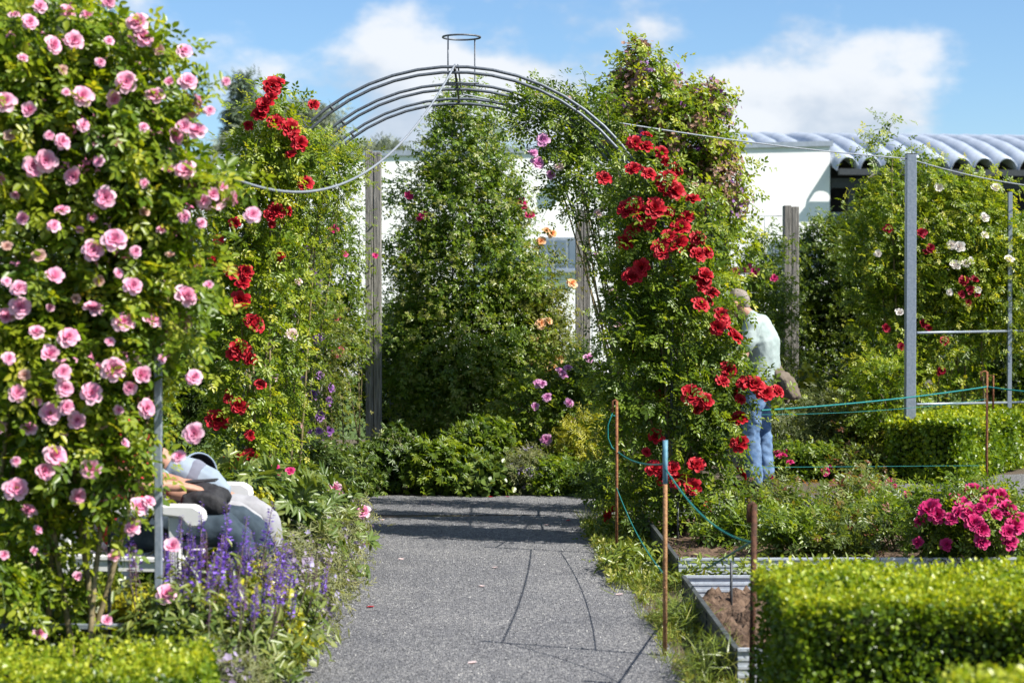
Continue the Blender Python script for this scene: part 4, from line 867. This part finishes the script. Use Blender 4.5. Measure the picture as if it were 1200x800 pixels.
# catmint and filler
for i, (x, y, rx, ry, h, lab) in enumerate(((-1.0, 7.1, .13, .22, .26, 'greyish catmint at the hedge end spilling towards the gravel'), (-.95, 8.9, .18, .3, .42, 'catmint clump beside the violet salvia'), (-.95, 9.5, .18, .3, .40, 'catmint clump in front of the peony leaves'), (-.97, 10.1, .2, .3, .42, 'catmint clump under the first pink peony flowers'), (-.98, 10.8, .2, .35, .42, 'broad catmint clump on the gravel edge past the bench'), (-1.0, 11.6, .2, .35, .40, 'catmint clump near the foot of the arch'), (-1.05, 12.5, .22, .4, .38, 'catmint clump between the arch legs'))):
    filler('catmint', lab, 'catmint', x, y, rx, ry, h, 230, PLUME, .085, L_grey, 230 + i, fl=[('lavender_flowers', P_catmint, 110, .017, 6)], group='catmint clumps edging the gravel', shoot=(.1, .26), nodes=5, out=.6)
for i, (x, y, rx, ry, h, lab) in enumerate(((-1.18, 10.3, .22, .35, .62, 'leafy peony clump with narrow leaves by the grey trousers'), (-1.3, 11.1, .28, .4, .66, 'second leafy peony clump between bench and arch'), (-1.15, 11.7, .2, .3, .5, 'peony clump with pink flowers hanging over the catmint'))):
    root, B = filler('peony', lab, 'peony', x, y, rx, ry, h, 330, PALM5, .15, L_peony, 250 + i, group='peony clumps in the border', shoot=(.15, .4), nodes=5, out=.5)
    if i == 2: add_blooms(root, 'pink', B, [(387,585,1.1),(392,573,1),(397,580,.8),(425,600,.9),(390,590,.8)], .055, 5)
    if i == 1: add_blooms(root, 'cerise', B, [(318,552),(325,555,.8),(322,548,.8),(340,552,.7)], .04, 5)
for i, (x, y, lab) in enumerate(((-1.12, 7.75, "yellow lady's mantle froth under the salvia"), (-.95, 8.0, 'yellow flowers mixed into the violet salvia at the gravel edge'), (-1.45, 7.85, "yellow lady's mantle under the pink rose canes"), (-1.25, 10.0, "yellow lady's mantle behind the far bench arm"), (-1.08, 8.75, 'yellow flowers beside the grey trouser leg'))):
    filler("ladys_mantle", lab, 'perennial', x, y, .17, .17, .46 if i != 3 else .66, 110, ROUND, .06, L_sage, 270 + i, fl=[('yellow_flowers', L_yellow, 110, .019, 10)], group='yellow-flowered perennials in the border', shoot=(.08, .22), nodes=4)
for i, (x, y, rx, ry, h, lab) in enumerate(((-1.6, 12.0, .4, .7, .5, 'leafy ground plants at the foot of the red arch rose'), (-1.75, 13.8, .4, .8, .6, 'leafy plants between the rear arch legs'), (-1.35, 15.0, .3, .5, .55, 'leafy plants where the border meets the far gravel'), (-2.1, 10.5, .4, .8, .6, 'leafy plants behind the bench back'), (-1.9, 8.0, .5, .35, .35, 'small leafy plants beneath the pink rose'))):
    filler('perennial', lab, 'perennial', x, y, rx, ry, h, 420, ROSE3, .10, L_rose if i != 2 else L_peony, 290 + i, group='leafy border plants', shoot=(.12, .35), nodes=5)

# ------------------------------------------------------------------ weedy verge, petals
rng = np.random.default_rng(300)
def verge(name, n, x0, x1, y0, y1, T, size, mat, up, z=.004, dens=None):
    P = np.stack([rng.uniform(x0, x1, n), rng.uniform(y0, y1, n), np.full(n, z)], 1)
    if dens is not None: P = P[dens(P)]
    m = len(P); A = rng.normal(size=(m, 3)); A[:, 2] = np.abs(A[:, 2]) * .4 + up
    tag(link(name, scatter(name, T, P, A, rng.normal(size=(m, 3)) * .5 + np.array([0, 0, .8]), size * rng.uniform(.5, 1.3, m), np.clip(rng.random(m), 0, 1)), mat), kind='stuff')
patch = lambda P: (np.sin(P[:, 0] * 9 + 1) + np.sin(P[:, 1] * 4.3) + np.sin(P[:, 1] * 11 + P[:, 0] * 5) * .7 + rng.normal(size=len(P)) * .7) > .1
verge('grass', 4500, .72, 1.03, 6.0, 10.7, BLADE, .075, L_grass, .9, dens=lambda P: patch(P) & (P[:, 0] > .78 + .04 * np.sin(P[:, 1] * 5)))
verge('clover_weeds', 1100, .80, 1.06, 7.0, 10.8, ROSE3, .045, L_grass, .3, z=.02, dens=patch)
verge('clover_weeds', 3000, .68, 1.25, 10.5, 13.6, ROSE3, .05, L_grass, .35, z=.03)
verge('grass', 2500, .68, 1.1, 10.3, 14.2, BLADE, .09, L_grass, .9)
for i, (x, y, rx, ry, h, lab) in enumerate(((.93, 7.95, .09, .16, .17, 'weed tuft at the corner of the bare soil bed'), (.86, 11.2, .2, .35, .13, 'creeping weeds at the gravel edge below the hooked stake'), (1.3, 10.35, .3, .2, .2, 'weeds in front of the galvanised bed edge'), (1.9, 10.35, .35, .2, .2, 'taller weeds along the galvanised bed edge'), (.9, 12.9, .2, .5, .28, 'weeds under the red rose arch leg'), (.93, 9.2, .07, .3, .10, 'grassy tuft between gravel and soil bed'))):
    filler('weed_clump', lab, 'weed', x, y, rx, ry, h, 110, BLADE if i in (0, 5) else THIN, .13 if i in (0, 5) else .07, L_grass, 310 + i, group='weeds along the path', shoot=(.05, .16), nodes=4)
pm = npmesh('rose_petal', [(-1, 0, .1), (-.4, -.8, .25), (.6, -.7, .2), (1, 0, .3), (.5, .75, .2), (-.4, .7, .2), (0, 0, .02)], [[0, 1, 6, 6], [1, 2, 3, 6], [3, 4, 5, 6], [5, 0, 6, 6]][1:3] + [[0, 1, 6, 5]], [.6, .7, .8], True)
PM = {}
for k2, m in (('red', P_red), ('pale', P_pale), ('cerise', P_magenta)):
    c = pm.copy(); c.materials.append(m); PM[k2] = c
for i, (px, py, k2) in enumerate(((434,711,'red'),(666,610,'red'),(677,578,'red'),(565,687,'pale'),(580,665,'pale'),(429,638,'cerise'),(448,609,'pale'),(508,591,'pale'),(401,637,'red'),(641,615,'pale'),(726,697,'pale'),(692,612,'pale'),(575,582,'red'),(595,582,'cerise'),(708,630,'red'),(553,777,'pale'),(470,655,'pale'),(712,611,'pale'))):
    Y = FP * (HC - .008) / (py - VY); x = (px - VX) * Y / FP
    o = place('rose_petal', PM[k2], None, Vector((x, Y, .006)), Matrix.Rotation(i * 1.3, 3, 'Z').to_quaternion(), .022)
    tag(o, {'red': 'fallen red rose petal lying on the gravel', 'pale': 'fallen pale rose petal lying on the gravel', 'cerise': 'fallen cerise rose petal lying on the gravel'}[k2], 'petal', {'red': 'fallen red petals', 'pale': 'fallen pale petals', 'cerise': 'fallen cerise petals'}[k2])
# loose stones on the gravel
oc = (np.array([[1, 0, 0], [0, 1, 0], [-1, 0, 0], [0, -1, 0], [.3, .2, .6], [-.3, -.2, .6]]), np.array([[0, 1, 4, 4], [1, 2, 5, 4], [2, 3, 5, 5], [3, 0, 4, 5]]))
oc = (np.array([[1, 0, -.2], [0, .9, -.2], [-1, 0, -.2], [0, -.9, -.2], [.5, 0, .6], [0, .45, .6], [-.5, 0, .6], [0, -.45, .6]]), np.array([[0, 1, 5, 4], [1, 2, 6, 5], [2, 3, 7, 6], [3, 0, 4, 7], [4, 5, 6, 7]]))
n = 11000; yy = 6.2 + 9.4 * rng.random(n) ** 1.3; P = np.stack([rng.uniform(-.95, .86, n), yy, np.full(n, .006)], 1); A = rng.normal(size=(n, 3)); A[:, 2] *= .2
M_stone = leaf_mat('loose_stone', [(0, (.06, .062, .07)), (.6, (.17, .17, .18)), (.95, (.25, .25, .25)), (1, (.45, .44, .42))], trans=0.0, rough=.9)
tag(link('gravel_stones', scatter('gravel_stones', oc, P, A, np.tile([0, 0, 1.], (n, 1)), rng.uniform(.002, .006, n), rng.random(n)), M_stone), kind='stuff')

# ------------------------------------------------------------------ far trees
def tree(name, label, px, ybase_z, Y, crown, n, size, T, mat, seed, group='trees beyond the hall', **kw):
    X = (px - VX) * Y / FP; rngp = random.Random(seed)
    blobs = [bl(*c) for c in crown]; root = empty(name, (X, Y, 0), label, 'tree', group)
    rng = np.random.default_rng(seed); P, A, N, sc, rn, sh = foliage(rng, blobs, n, size, zmin=.5, **kw)
    tag(link('crown', scatter('crown', T, P, A, N, sc, rn), mat, root), kind='stuff')
    top = max(b[2] for b in blobs); tubes('trunk', [(np.array([(X, Y, -.1), (X + .1, Y, top * .5), (X, Y, top)]), np.array([.35, .25, .08]))], M_bark, root, k=8)
    polys = [(np.array([(X, Y, top * .35), ((X + b[0]) / 2, (Y + b[1]) / 2, b[2] * .75), (b[0], b[1], b[2])]), np.array([.14, .09, .04])) for b in blobs]
    for q in polys: tubes('limb', [q], M_bark, root, k=6)
def cloud_blobs(px, py, Y, rx, rz, n, seed, ry=2.0):
    r = random.Random(seed); return [(px + r.uniform(-1, 1) * rx * .75, py + r.uniform(-.9, .9) * rz * .8, Y + r.uniform(-1, 1), rx * r.uniform(.22, .45), rz * r.uniform(.2, .4), ry * r.uniform(.4, .8)) for _ in range(n)]
tree('willow_tree', 'pale silvery willow behind the red rose by the pink trellis', 265, 0, 62, cloud_blobs(262, 262, 62, 52, 95, 16, 1), 2600, .55, PLUME, L_willow, 1, shoot=(.5, 1.3), nodes=6, droop=.7, up=.6)
tree('willow_tree', 'pale willow rising between the arch hoops and the white hall', 400, 0, 66, cloud_blobs(400, 225, 66, 80, 60, 16, 2), 2600, .55, PLUME, L_willow, 2, shoot=(.5, 1.3), nodes=6, droop=.5, up=.8)
tree('willow_tree', 'loose willow crown with upright shoots behind the red blooms', 345, 0, 70, cloud_blobs(345, 205, 70, 45, 70, 12, 3), 1900, .55, PLUME, L_willow, 3, shoot=(.5, 1.5), nodes=6, droop=.3, up=1.0)
tree('conifer_tree', 'narrow dark conifer rising above the pale willows', 283, 0, 75, [(285, 108 + 20 * i, 75, 6 + 3.2 * i, 13, .5 + .15 * i) for i in range(8)], 1300, .5, PLUME, L_conifer, 4, shoot=(.3, .8), nodes=5, up=.8, droop=.2)
tree('willow_tree', 'pale grey-green tree top above the pink climbing rose', 60, 0, 50, cloud_blobs(50, 40, 50, 110, 60, 18, 5, 1.6), 3000, .42, PLUME, L_willow, 5, shoot=(.4, 1.0), nodes=6, droop=.4, up=.7)
tree('broadleaf_tree', 'green tree low behind the shrubs beside the pale willows', 330, 0, 55, cloud_blobs(320, 310, 55, 90, 70, 12, 6), 1500, .5, ROSE3, L_small, 6, shoot=(.4, 1.0), nodes=6)
tree('broadleaf_tree', 'green tree far behind the bench and the pink rose', 120, 0, 52, cloud_blobs(120, 280, 52, 130, 90, 14, 7), 1800, .5, ROSE3, L_small, 7, shoot=(.4, 1.0), nodes=6)
tree('broadleaf_tree', 'green tree beside the low wall of the white hall', 1230, 0, 36, cloud_blobs(1225, 310, 36, 60, 60, 10, 8, 1.2), 1200, .3, ROSE3, L_small, 8, shoot=(.3, .7), nodes=6)
# ------------------------------------------------------------------ people, bench
def loft(P, r, lat=None, ratio=1.0, k=14):
    """closed tapered limb with rounded ends; lat/ratio widen it along one direction"""
    P = np.asarray(P, float); r = np.asarray(r, float)
    d0, d1 = nrm(P[0] - P[1]), nrm(P[-1] - P[-2])
    Pp = np.concatenate([[P[0] + d0 * r[0] * .75, P[0] + d0 * r[0] * .5], P, [P[-1] + d1 * r[-1] * .5, P[-1] + d1 * r[-1] * .75]])
    rr = np.concatenate([[r[0] * .3, r[0] * .8], r, [r[-1] * .8, r[-1] * .3]])
    T = nrm(np.gradient(Pp, axis=0)); Vs = []
    A = np.array(lat, float) if lat is not None else (np.array([0, 0, 1.]) if abs(T[0, 2]) < .8 else np.array([1., 0, 0]))
    for i in range(len(Pp)):
        a = nrm(A - (A @ T[i]) * T[i]); b = np.cross(T[i], a); A = a if lat is None else A
        th = np.linspace(0, 2 * np.pi, k, endpoint=False)
        Vs.append(Pp[i] + rr[i] * (ratio * np.cos(th)[:, None] * a + np.sin(th)[:, None] * b))
    n = len(Pp); F = [[i * k + j, i * k + (j + 1) % k, (i + 1) * k + (j + 1) % k, (i + 1) * k + j] for i in range(n - 1) for j in range(k)]
    V = np.concatenate(Vs); faces = [tuple(f) for f in F] + [tuple(range(k))[::-1], tuple(range((n - 1) * k, n * k))]
    return V, faces
WTEX = bpy.data.textures.new('cloth_folds', 'CLOUDS'); WTEX.noise_scale = .07; WTEX.noise_depth = 2
def solid(name, lofts, M, mat, parent, voxel=.008, smooth=4, dec=.35, folds=0):
    """several limbs fused into one continuous skin"""
    V, F, o = [], [], 0
    for l in lofts:
        v, f = loft(*l) if isinstance(l, tuple) else loft(**l)
        V += [tuple(M @ Vector(p)) for p in v]; F += [tuple(i + o for i in q) for q in f]; o += len(v)
    me = bpy.data.meshes.new(name); me.from_pydata(V, [], F); me.update()
    tmp = bpy.data.objects.new('tmp', me); COL.objects.link(tmp)
    m = tmp.modifiers.new('r', 'REMESH'); m.mode = 'VOXEL'; m.voxel_size = voxel
    s = tmp.modifiers.new('s', 'SMOOTH'); s.factor = .5; s.iterations = smooth
    if folds: w = tmp.modifiers.new('w', 'DISPLACE'); w.texture = WTEX; w.strength = folds; w.mid_level = .5; w.texture_coords = 'LOCAL'
    if dec < 1: d = tmp.modifiers.new('d', 'DECIMATE'); d.ratio = dec
    dg = bpy.context.evaluated_depsgraph_get(); me2 = bpy.data.meshes.new_from_object(tmp.evaluated_get(dg))
    bpy.data.objects.remove(tmp); me2.name = name; me2.materials.clear()
    me2.polygons.foreach_set('use_smooth', [True] * len(me2.polygons))
    return link(name, me2, mat, parent)
def hand(w, d, n, side, curl=.5, s=1.0):
    """palm and five bent fingers from wrist w, pointing d, back of hand n; thumb on side"""
    w, d, n = np.array(w, float), nrm(np.array(d, float)), nrm(np.array(n, float)); n = nrm(n - (n @ d) * d); l = np.cross(n, d) * side
    out = [dict(P=[w, w + d * .05 * s, w + d * .088 * s], r=[.020 * s, .020 * s, .017 * s], lat=l, ratio=1.9)]
    for i, (off, ln) in enumerate(((.030, .072), (.010, .082), (-.010, .076), (-.029, .06))):
        b = w + d * .085 * s + l * off * s; dd = d; pts = [b - d * .02 * s, b]
        for q, fr in enumerate((.45, .32, .23)):
            dd = nrm(dd - n * curl * (.35 + .3 * q)); pts.append(pts[-1] + dd * ln * fr * s)
        out.append(dict(P=pts, r=[.0095 * s, .0095 * s, .009 * s, .0082 * s, .007 * s]))
    b = w + d * .025 * s + l * .030 * s; td = nrm(d * .6 + l * .75 - n * .3)
    out.append(dict(P=[b, b + td * .035 * s, b + td * .035 * s + nrm(td + d * .5) * .03 * s, b + td * .035 * s + nrm(td + d * .8) * .052 * s], r=[.013 * s, .0115 * s, .0105 * s, .008 * s]))
    return out
def head_lofts(c, f, up):
    c, f, up = np.array(c, float), nrm(np.array(f, float)), np.array(up, float); up = nrm(up - (up @ f) * f); l = np.cross(up, f)
    q = lambda a, b, e=0: c + f * a + up * b + l * e
    return [dict(P=[q(-.035, .03), q(0, .035), q(.035, .03)], r=[.078, .086, .076], lat=l, ratio=.9), dict(P=[q(.03, .02), q(.045, -.05), q(.052, -.085)], r=[.062, .052, .034], lat=l, ratio=1.05),
            dict(P=[q(.088, .02), q(.107, -.018), q(.10, -.026)], r=[.010, .014, .012]), dict(P=[q(.0, .03, .082), q(-.005, -.02, .078)], r=[.018, .012], lat=f, ratio=1.0), dict(P=[q(.0, .03, -.082), q(-.005, -.02, -.078)], r=[.018, .012], lat=f, ratio=1.0)], q
def face(root, q, M, hair_mat, cut):
    for e in (-.032, .032):
        bm = bmesh.new(); bmesh.ops.create_uvsphere(bm, u_segments=10, v_segments=8, radius=.011, matrix=M @ Matrix.Translation(Vector(q(.083, .022, e)))); obj_bm('eye', bm, M_eye, root, True)
    tubes('mouth', [(np.array([M @ Vector(q(.083, -.052, e)) + Vector((0, 0, -.002 * abs(e) / .02)) for e in (-.024, -.012, 0, .012, .024)]), np.array([.003, .006, .006, .006, .003]))], M_lip, root, k=6)
    if cut: return
    solid('hair', [dict(P=[q(-.05, .035), q(-.01, .052), q(.03, .06)], r=[.076, .083, .062], lat=q(0, 0, 1) - q(0, 0, 0), ratio=.93), dict(P=[q(-.06, .02), q(-.06, -.04)], r=[.06, .045], lat=q(0, 0, 1) - q(0, 0, 0), ratio=1.1)], M, hair_mat, root, .008, 3, .5)
LAT = (0, 1, 0)
def seated(label, loc, rz, shirt, trous, hair, arms, lean=0.0, hips=.10, kneex=.52, bent=False):
    root = empty('person', loc, label, 'person'); M = Matrix.Translation(loc) @ Matrix.Rotation(rz, 4, 'Z')
    neck = (-.02 + lean, 0, 1.09); hc = (.02 + lean * 1.25, 0, 1.22)
    hf, hu, shx, shz = (1, 0, -.25), (0, 0, 1), -.03 + lean * .95, 1.03
    if bent: neck = (.02, 0, .82); hc = (.165, 0, .715); hf, hu, shx, shz = (-.25, 0, -1), (1, 0, -.3), -.04, .81
    hl, q = head_lofts(hc, hf, hu)
    tors = [((0, 0, .54), (-.03, 0, .68), (-.04 + lean * .5, 0, .85), (-.03 + lean * .9, 0, 1.0)), (.115, .105, .112, .095)]
    if bent: tors[0] = ((0, 0, .54), (-.10, 0, .65), (-.12, 0, .74), (-.05, 0, .80))
    legs = []
    for s, kx, sp in ((1, kneex + .02, .13), (-1, kneex - .03, .12)):
        legs.append(((.02, s * hips, .545), (.28, s * (hips + .01), .545), (kx - .05, s * sp, .54), (kx + .005, s * sp, .50), (kx + .02, s * sp, .44), (kx + .015, s * sp, .30), (kx + .0, s * sp, .085)))
    body = hl + [dict(P=[neck, (hc[0] - .02, 0, 1.16) if not bent else (.11, 0, .75)], r=[.058, .055]), dict(P=tors[0], r=tors[1], lat=LAT, ratio=1.45), dict(P=[(shx, -.15, shz), (shx, .15, shz)], r=[.06, .06])]
    for l in legs:
        body.append(dict(P=l, r=[.088, .08, .062, .058, .056, .052, .038])); x, y, z = l[-1]
        body.append(dict(P=[(x - .03, y, .05), (x + .08, y, .045), (x + .17, y, .03)], r=[.036, .036, .026], lat=LAT, ratio=1.2))
    sleeve = []
    for s, el, wr, hd, sl in arms:
        sh = (shx, s * .17, shz); body.append(dict(P=[sh, el, wr], r=[.05, .042, .026]))
        body += hand(wr, hd, (0, 0, 1), -s, .35)
        t = sl; e = np.array(el); w_ = np.array(wr); sleeve.append((sh, tuple(e), tuple(e + (w_ - e) * t)) if t > 0 else (sh, tuple(np.array(sh) + (e - np.array(sh)) * .6)))
    solid('body', body, M, M_skin, root, .007, 3, .3)
    solid('trousers', [dict(P=l, r=[.105, .098, .08, .076, .074, .072, .07]) for l in legs] + [dict(P=[(0, 0, .55), (-.03, 0, .68)], r=[.13, .118], lat=LAT, ratio=1.4)], M, trous, root, .010, 6, .5, .02)
    sr = lambda s: [.068, .062, .055] if len(s) == 3 else [.068, .062]
    solid('shirt', [dict(P=tors[0], r=[.128, .122, .127, .108], lat=LAT, ratio=1.43), dict(P=[(shx, -.15, shz), (shx, .15, shz)], r=[.072, .072])] + [dict(P=s, r=sr(s)) for s in sleeve], M, shirt, root, .010, 6, .5, .03)
    for l in legs:
        x, y, z = l[-1]; solid('shoe', [dict(P=[(x - .045, y, .048), (x + .08, y, .048), (x + .185, y, .034)], r=[.046, .046, .033], lat=LAT, ratio=1.15)], M, M_black, root, .008, 3, .5)
    face(root, q, M, hair, 0 if not bent else 1)
    return root, M
# bench: faces the path (+X)
bc = Vector((-1.55, 9.13, 0)); bz = R(4)
bench = empty('garden_bench', bc, 'white slatted garden bench with rounded arms under two seated visitors', 'bench')
MB = Matrix.Translation(bc) @ Matrix.Rotation(-bz, 4, 'Z')
for i in range(5): box_obj('seat_slat', (-.21 + .105 * i, 0, .435 - .004 * i), (.09, 1.12, .022), M_white, bench, M=MB, bevel=.004)
for i in range(9): box_obj('back_slat', (-.285, -.5 + .125 * i, .70), (.018, .075, .44), M_white, bench, M=MB @ Matrix.Translation((-.285, 0, .45)) @ Matrix.Rotation(-.16, 4, 'Y') @ Matrix.Translation((.285, 0, -.45)), bevel=.003)
box_obj('back_rail', (-.35, 0, .93), (.035, 1.2, .07), M_white, bench, M=MB, bevel=.008)
for s in (-1, 1):
    y = s * .545
    bm = bmesh.new(); prof = [(-.34, .62), (.20, .637), (.29, .635), (.33, .61), (.338, .57), (.31, .54), (.27, .54), (.25, .56), (.235, .58), (.15, .59), (-.34, .58)]
    for yy in (-.045, .045): pass
    vs = [[bm.verts.new(MB @ Vector((x, y + yy, z + .035))) for x, z in prof] for yy in (-.045, .045)]
    n = len(prof)
    bm.faces.new(vs[0][::-1]); bm.faces.new(vs[1])
    for i in range(n): bm.faces.new([vs[0][i], vs[0][(i + 1) % n], vs[1][(i + 1) % n], vs[1][i]])
    bmesh.ops.recalc_face_normals(bm, faces=bm.faces); obj_bm('arm', bm, M_white, bench, bevel=.008)
    for x, h in ((.2, .62), (-.3, .62)):
        box_obj('leg', (x, y, h / 2), (.055, .045, h), M_white, bench, M=MB, bevel=.006)
    box_obj('seat_rail', (-.04, y * .98, .395), (.44, .03, .055), M_white, bench, M=MB, bevel=.004)
farp, MF = seated('stooping visitor in grey-blue sun hat and light grey trousers on the bench', Vector((-1.62, 9.36, 0)), 0, M_jacket, M_greytr, M_hair,
    [(-1, (.12, -.24, .68), (.26, -.12, .63), (1, .35, -.25), -1), (1, (.12, .24, .68), (.28, .14, .64), (1, -.3, -.2), -1)], kneex=.50, bent=True)
M_hat = rough_mat('grey_blue_hat', (.20, .25, .31), (.26, .31, .37), 8, .8, bump=.2, bscale=16)
hat = solid('sun_hat', [dict(P=[(.115, 0, .745), (.19, 0, .715), (.275, 0, .675), (.325, 0, .65)], r=[.092, .098, .088, .06])], MF, M_hat, farp, .008, 3, .5, .012)
solid('hat_band', [dict(P=[(.175, 0, .721), (.207, 0, .706)], r=[.0995, .0985])], MF, M_band, hat, .008, 2, .5, .006)
Mc = MF @ Matrix.Translation((.21, .06, .748)) @ Vector((.45, -.75, .25)).to_track_quat('Z', 'Y').to_matrix().to_4x4()
for nm, rr, mm in (('brim', .088, M_jacket), ('brim_lining', .084, M_black)):
    bm = bmesh.new(); bmesh.ops.create_uvsphere(bm, u_segments=24, v_segments=14, radius=rr); bmesh.ops.delete(bm, geom=[v for v in bm.verts if v.co.z > .02 or v.co.z < -.085], context='VERTS')
    bmesh.ops.transform(bm, matrix=Mc, verts=bm.verts); obj_bm(nm, bm, mm, hat, True)
tubes('brim_edge', [(np.array([Mc @ Vector((.087 * math.cos(t), .087 * math.sin(t), .014)) for t in np.linspace(0, 2 * math.pi, 33)]), .005)], M_jacket, hat, k=6)
nearp, MN = seated('seated visitor in a red shirt and slate denim trousers with a black bag', Vector((-1.66, 8.86, 0)), 0, M_redshirt, M_denim, M_hair,
    [(-1, (.03, -.25, .76), (.27, -.10, .735), (1, .3, -.25), -1), (1, (.05, .25, .76), (.22, .16, .73), (1, -.2, -.1), -1)], lean=.02, kneex=.55)
MBag = Matrix.Translation((-1.66, 8.86, 0))
bag = empty('shoulder_bag', (-1.30, 8.86, .62), 'black fabric bag lying on the lap of the red-shirted visitor', 'bag')
solid('pouch', [dict(P=[(.37, -.14, .665), (.37, 0, .68), (.37, .14, .665)], r=[.055, .063, .055], lat=(1, 0, 0), ratio=1.7), dict(P=[(.31, -.12, .655), (.45, -.12, .645)], r=[.055, .05], lat=LAT, ratio=1.1)], MBag, M_black, bag, .008, 4, .5, .03)
tubes('strap', [(np.array([MBag @ Vector(p) for p in ((.20, -.14, .70), (.16, -.22, .62), (.20, -.235, .56), (.30, -.22, .50), (.36, -.12, .64))]), .010)], M_black, bag, k=6)
tab = box_obj('tablet', (0, 0, 0), (.15, .11, .008), M_black, None, M=Matrix.Translation((-1.33, 8.95, .742)) @ Matrix.Rotation(-.06, 4, 'Y'), bevel=.003)
tag(tab, 'thin black tablet held above the black bag', 'tablet')
# man standing behind the arch leg, turned to the roses
def standing():
    loc = Vector((2.30, 16.3, .004)); root = empty('person', loc, 'grey-haired man in mint t-shirt and blue jeans standing behind the red roses', 'person')
    M = Matrix.Translation(loc) @ Matrix.Rotation(R(160), 4, 'Z')       # local +x = where he faces
    hc = (.17, 0, 1.575); hl, q = head_lofts(hc, (1, 0, -.35), (0, 0, 1))
    spine = [(-.03, 0, .93), (-.06, 0, 1.08), (-.05, 0, 1.25), (0, 0, 1.39)]
    legs = [((-.03, s * .095, .92), (.0 + .01 * s, s * .10, .70), (.01 + .03 * s, s * .10, .49), (-.01 + .03 * s, s * .10, .28), (-.03 + .03 * s, s * .10, .09)) for s in (1, -1)]
    armsp = [((.0, .19, 1.40), (.06, .27, 1.13), (.26, .20, 1.0)), ((.0, -.19, 1.40), (-.10, -.27, 1.14), (-.13, -.10, .99))]
    body = hl + [dict(P=[(.04, 0, 1.44), (.13, 0, 1.53)], r=[.062, .056]), dict(P=spine, r=[.125, .115, .125, .11], lat=LAT, ratio=1.4), dict(P=[(0, -.17, 1.40), (0, .17, 1.40)], r=[.06, .06])]
    for l in legs:
        body.append(dict(P=l, r=[.09, .08, .06, .056, .038])); x, y, z = l[-1]
        body.append(dict(P=[(x - .03, y, .05), (x + .08, y, .045), (x + .17, y, .03)], r=[.036, .036, .026], lat=LAT, ratio=1.2))
    for i, a in enumerate(armsp):
        body.append(dict(P=a, r=[.052, .043, .027])); body += hand(a[2], (1, -.4, 0) if i == 0 else (-.2, 1, -.1), (0, 0, 1), -1 if i == 0 else 1, .5)
    solid('body', body, M, M_skin, root, .007, 3, .3)
    solid('jeans', [dict(P=l, r=[.108, .098, .085, .082, .080]) for l in legs] + [dict(P=[(-.03, 0, .92), (-.04, 0, 1.0)], r=[.135, .13], lat=LAT, ratio=1.35)], M, M_jeans, root, .010, 5, .5, .035)
    solid('tshirt', [dict(P=[(-.04, 0, .96)] + spine[1:], r=[.15, .138, .145, .125], lat=LAT, ratio=1.33), dict(P=[(0, -.17, 1.40), (0, .17, 1.40)], r=[.078, .078]), dict(P=[(.02, 0, 1.42), (.06, 0, 1.465)], r=[.085, .066])] + [dict(P=[a[0], tuple(np.array(a[0]) + (np.array(a[1]) - np.array(a[0])) * .65)], r=[.075, .072]) for a in armsp], M, M_mint, root, .010, 6, .5, .02)
    for l in legs:
        x, y, z = l[-1]; solid('shoe', [dict(P=[(x - .045, y, .046), (x + .08, y, .046), (x + .185, y, .034)], r=[.045, .045, .033], lat=LAT, ratio=1.15)], M, M_black, root, .008, 3, .5)
    face(root, q, M, M_hair, 0)
    jk = empty('folded_jacket', M @ Vector((-.19, -.06, .9)), 'brown-grey jacket carried behind the back of the man in mint', 'jacket')
    solid('cloth', [dict(P=[(-.15, -.12, 1.02), (-.20, -.10, .92), (-.235, -.09, .80)], r=[.045, .065, .055], lat=LAT, ratio=2.0), dict(P=[(-.16, .0, 1.01), (-.26, .0, .92), (-.32, .01, .80)], r=[.04, .06, .055], lat=LAT, ratio=2.2), dict(P=[(-.17, -.19, 1.0), (-.21, -.2, .86), (-.22, -.2, .74)], r=[.02, .03, .025], lat=LAT, ratio=1.6)], M, M_brownjkt, jk, .009, 3, .6, .04)
standing()
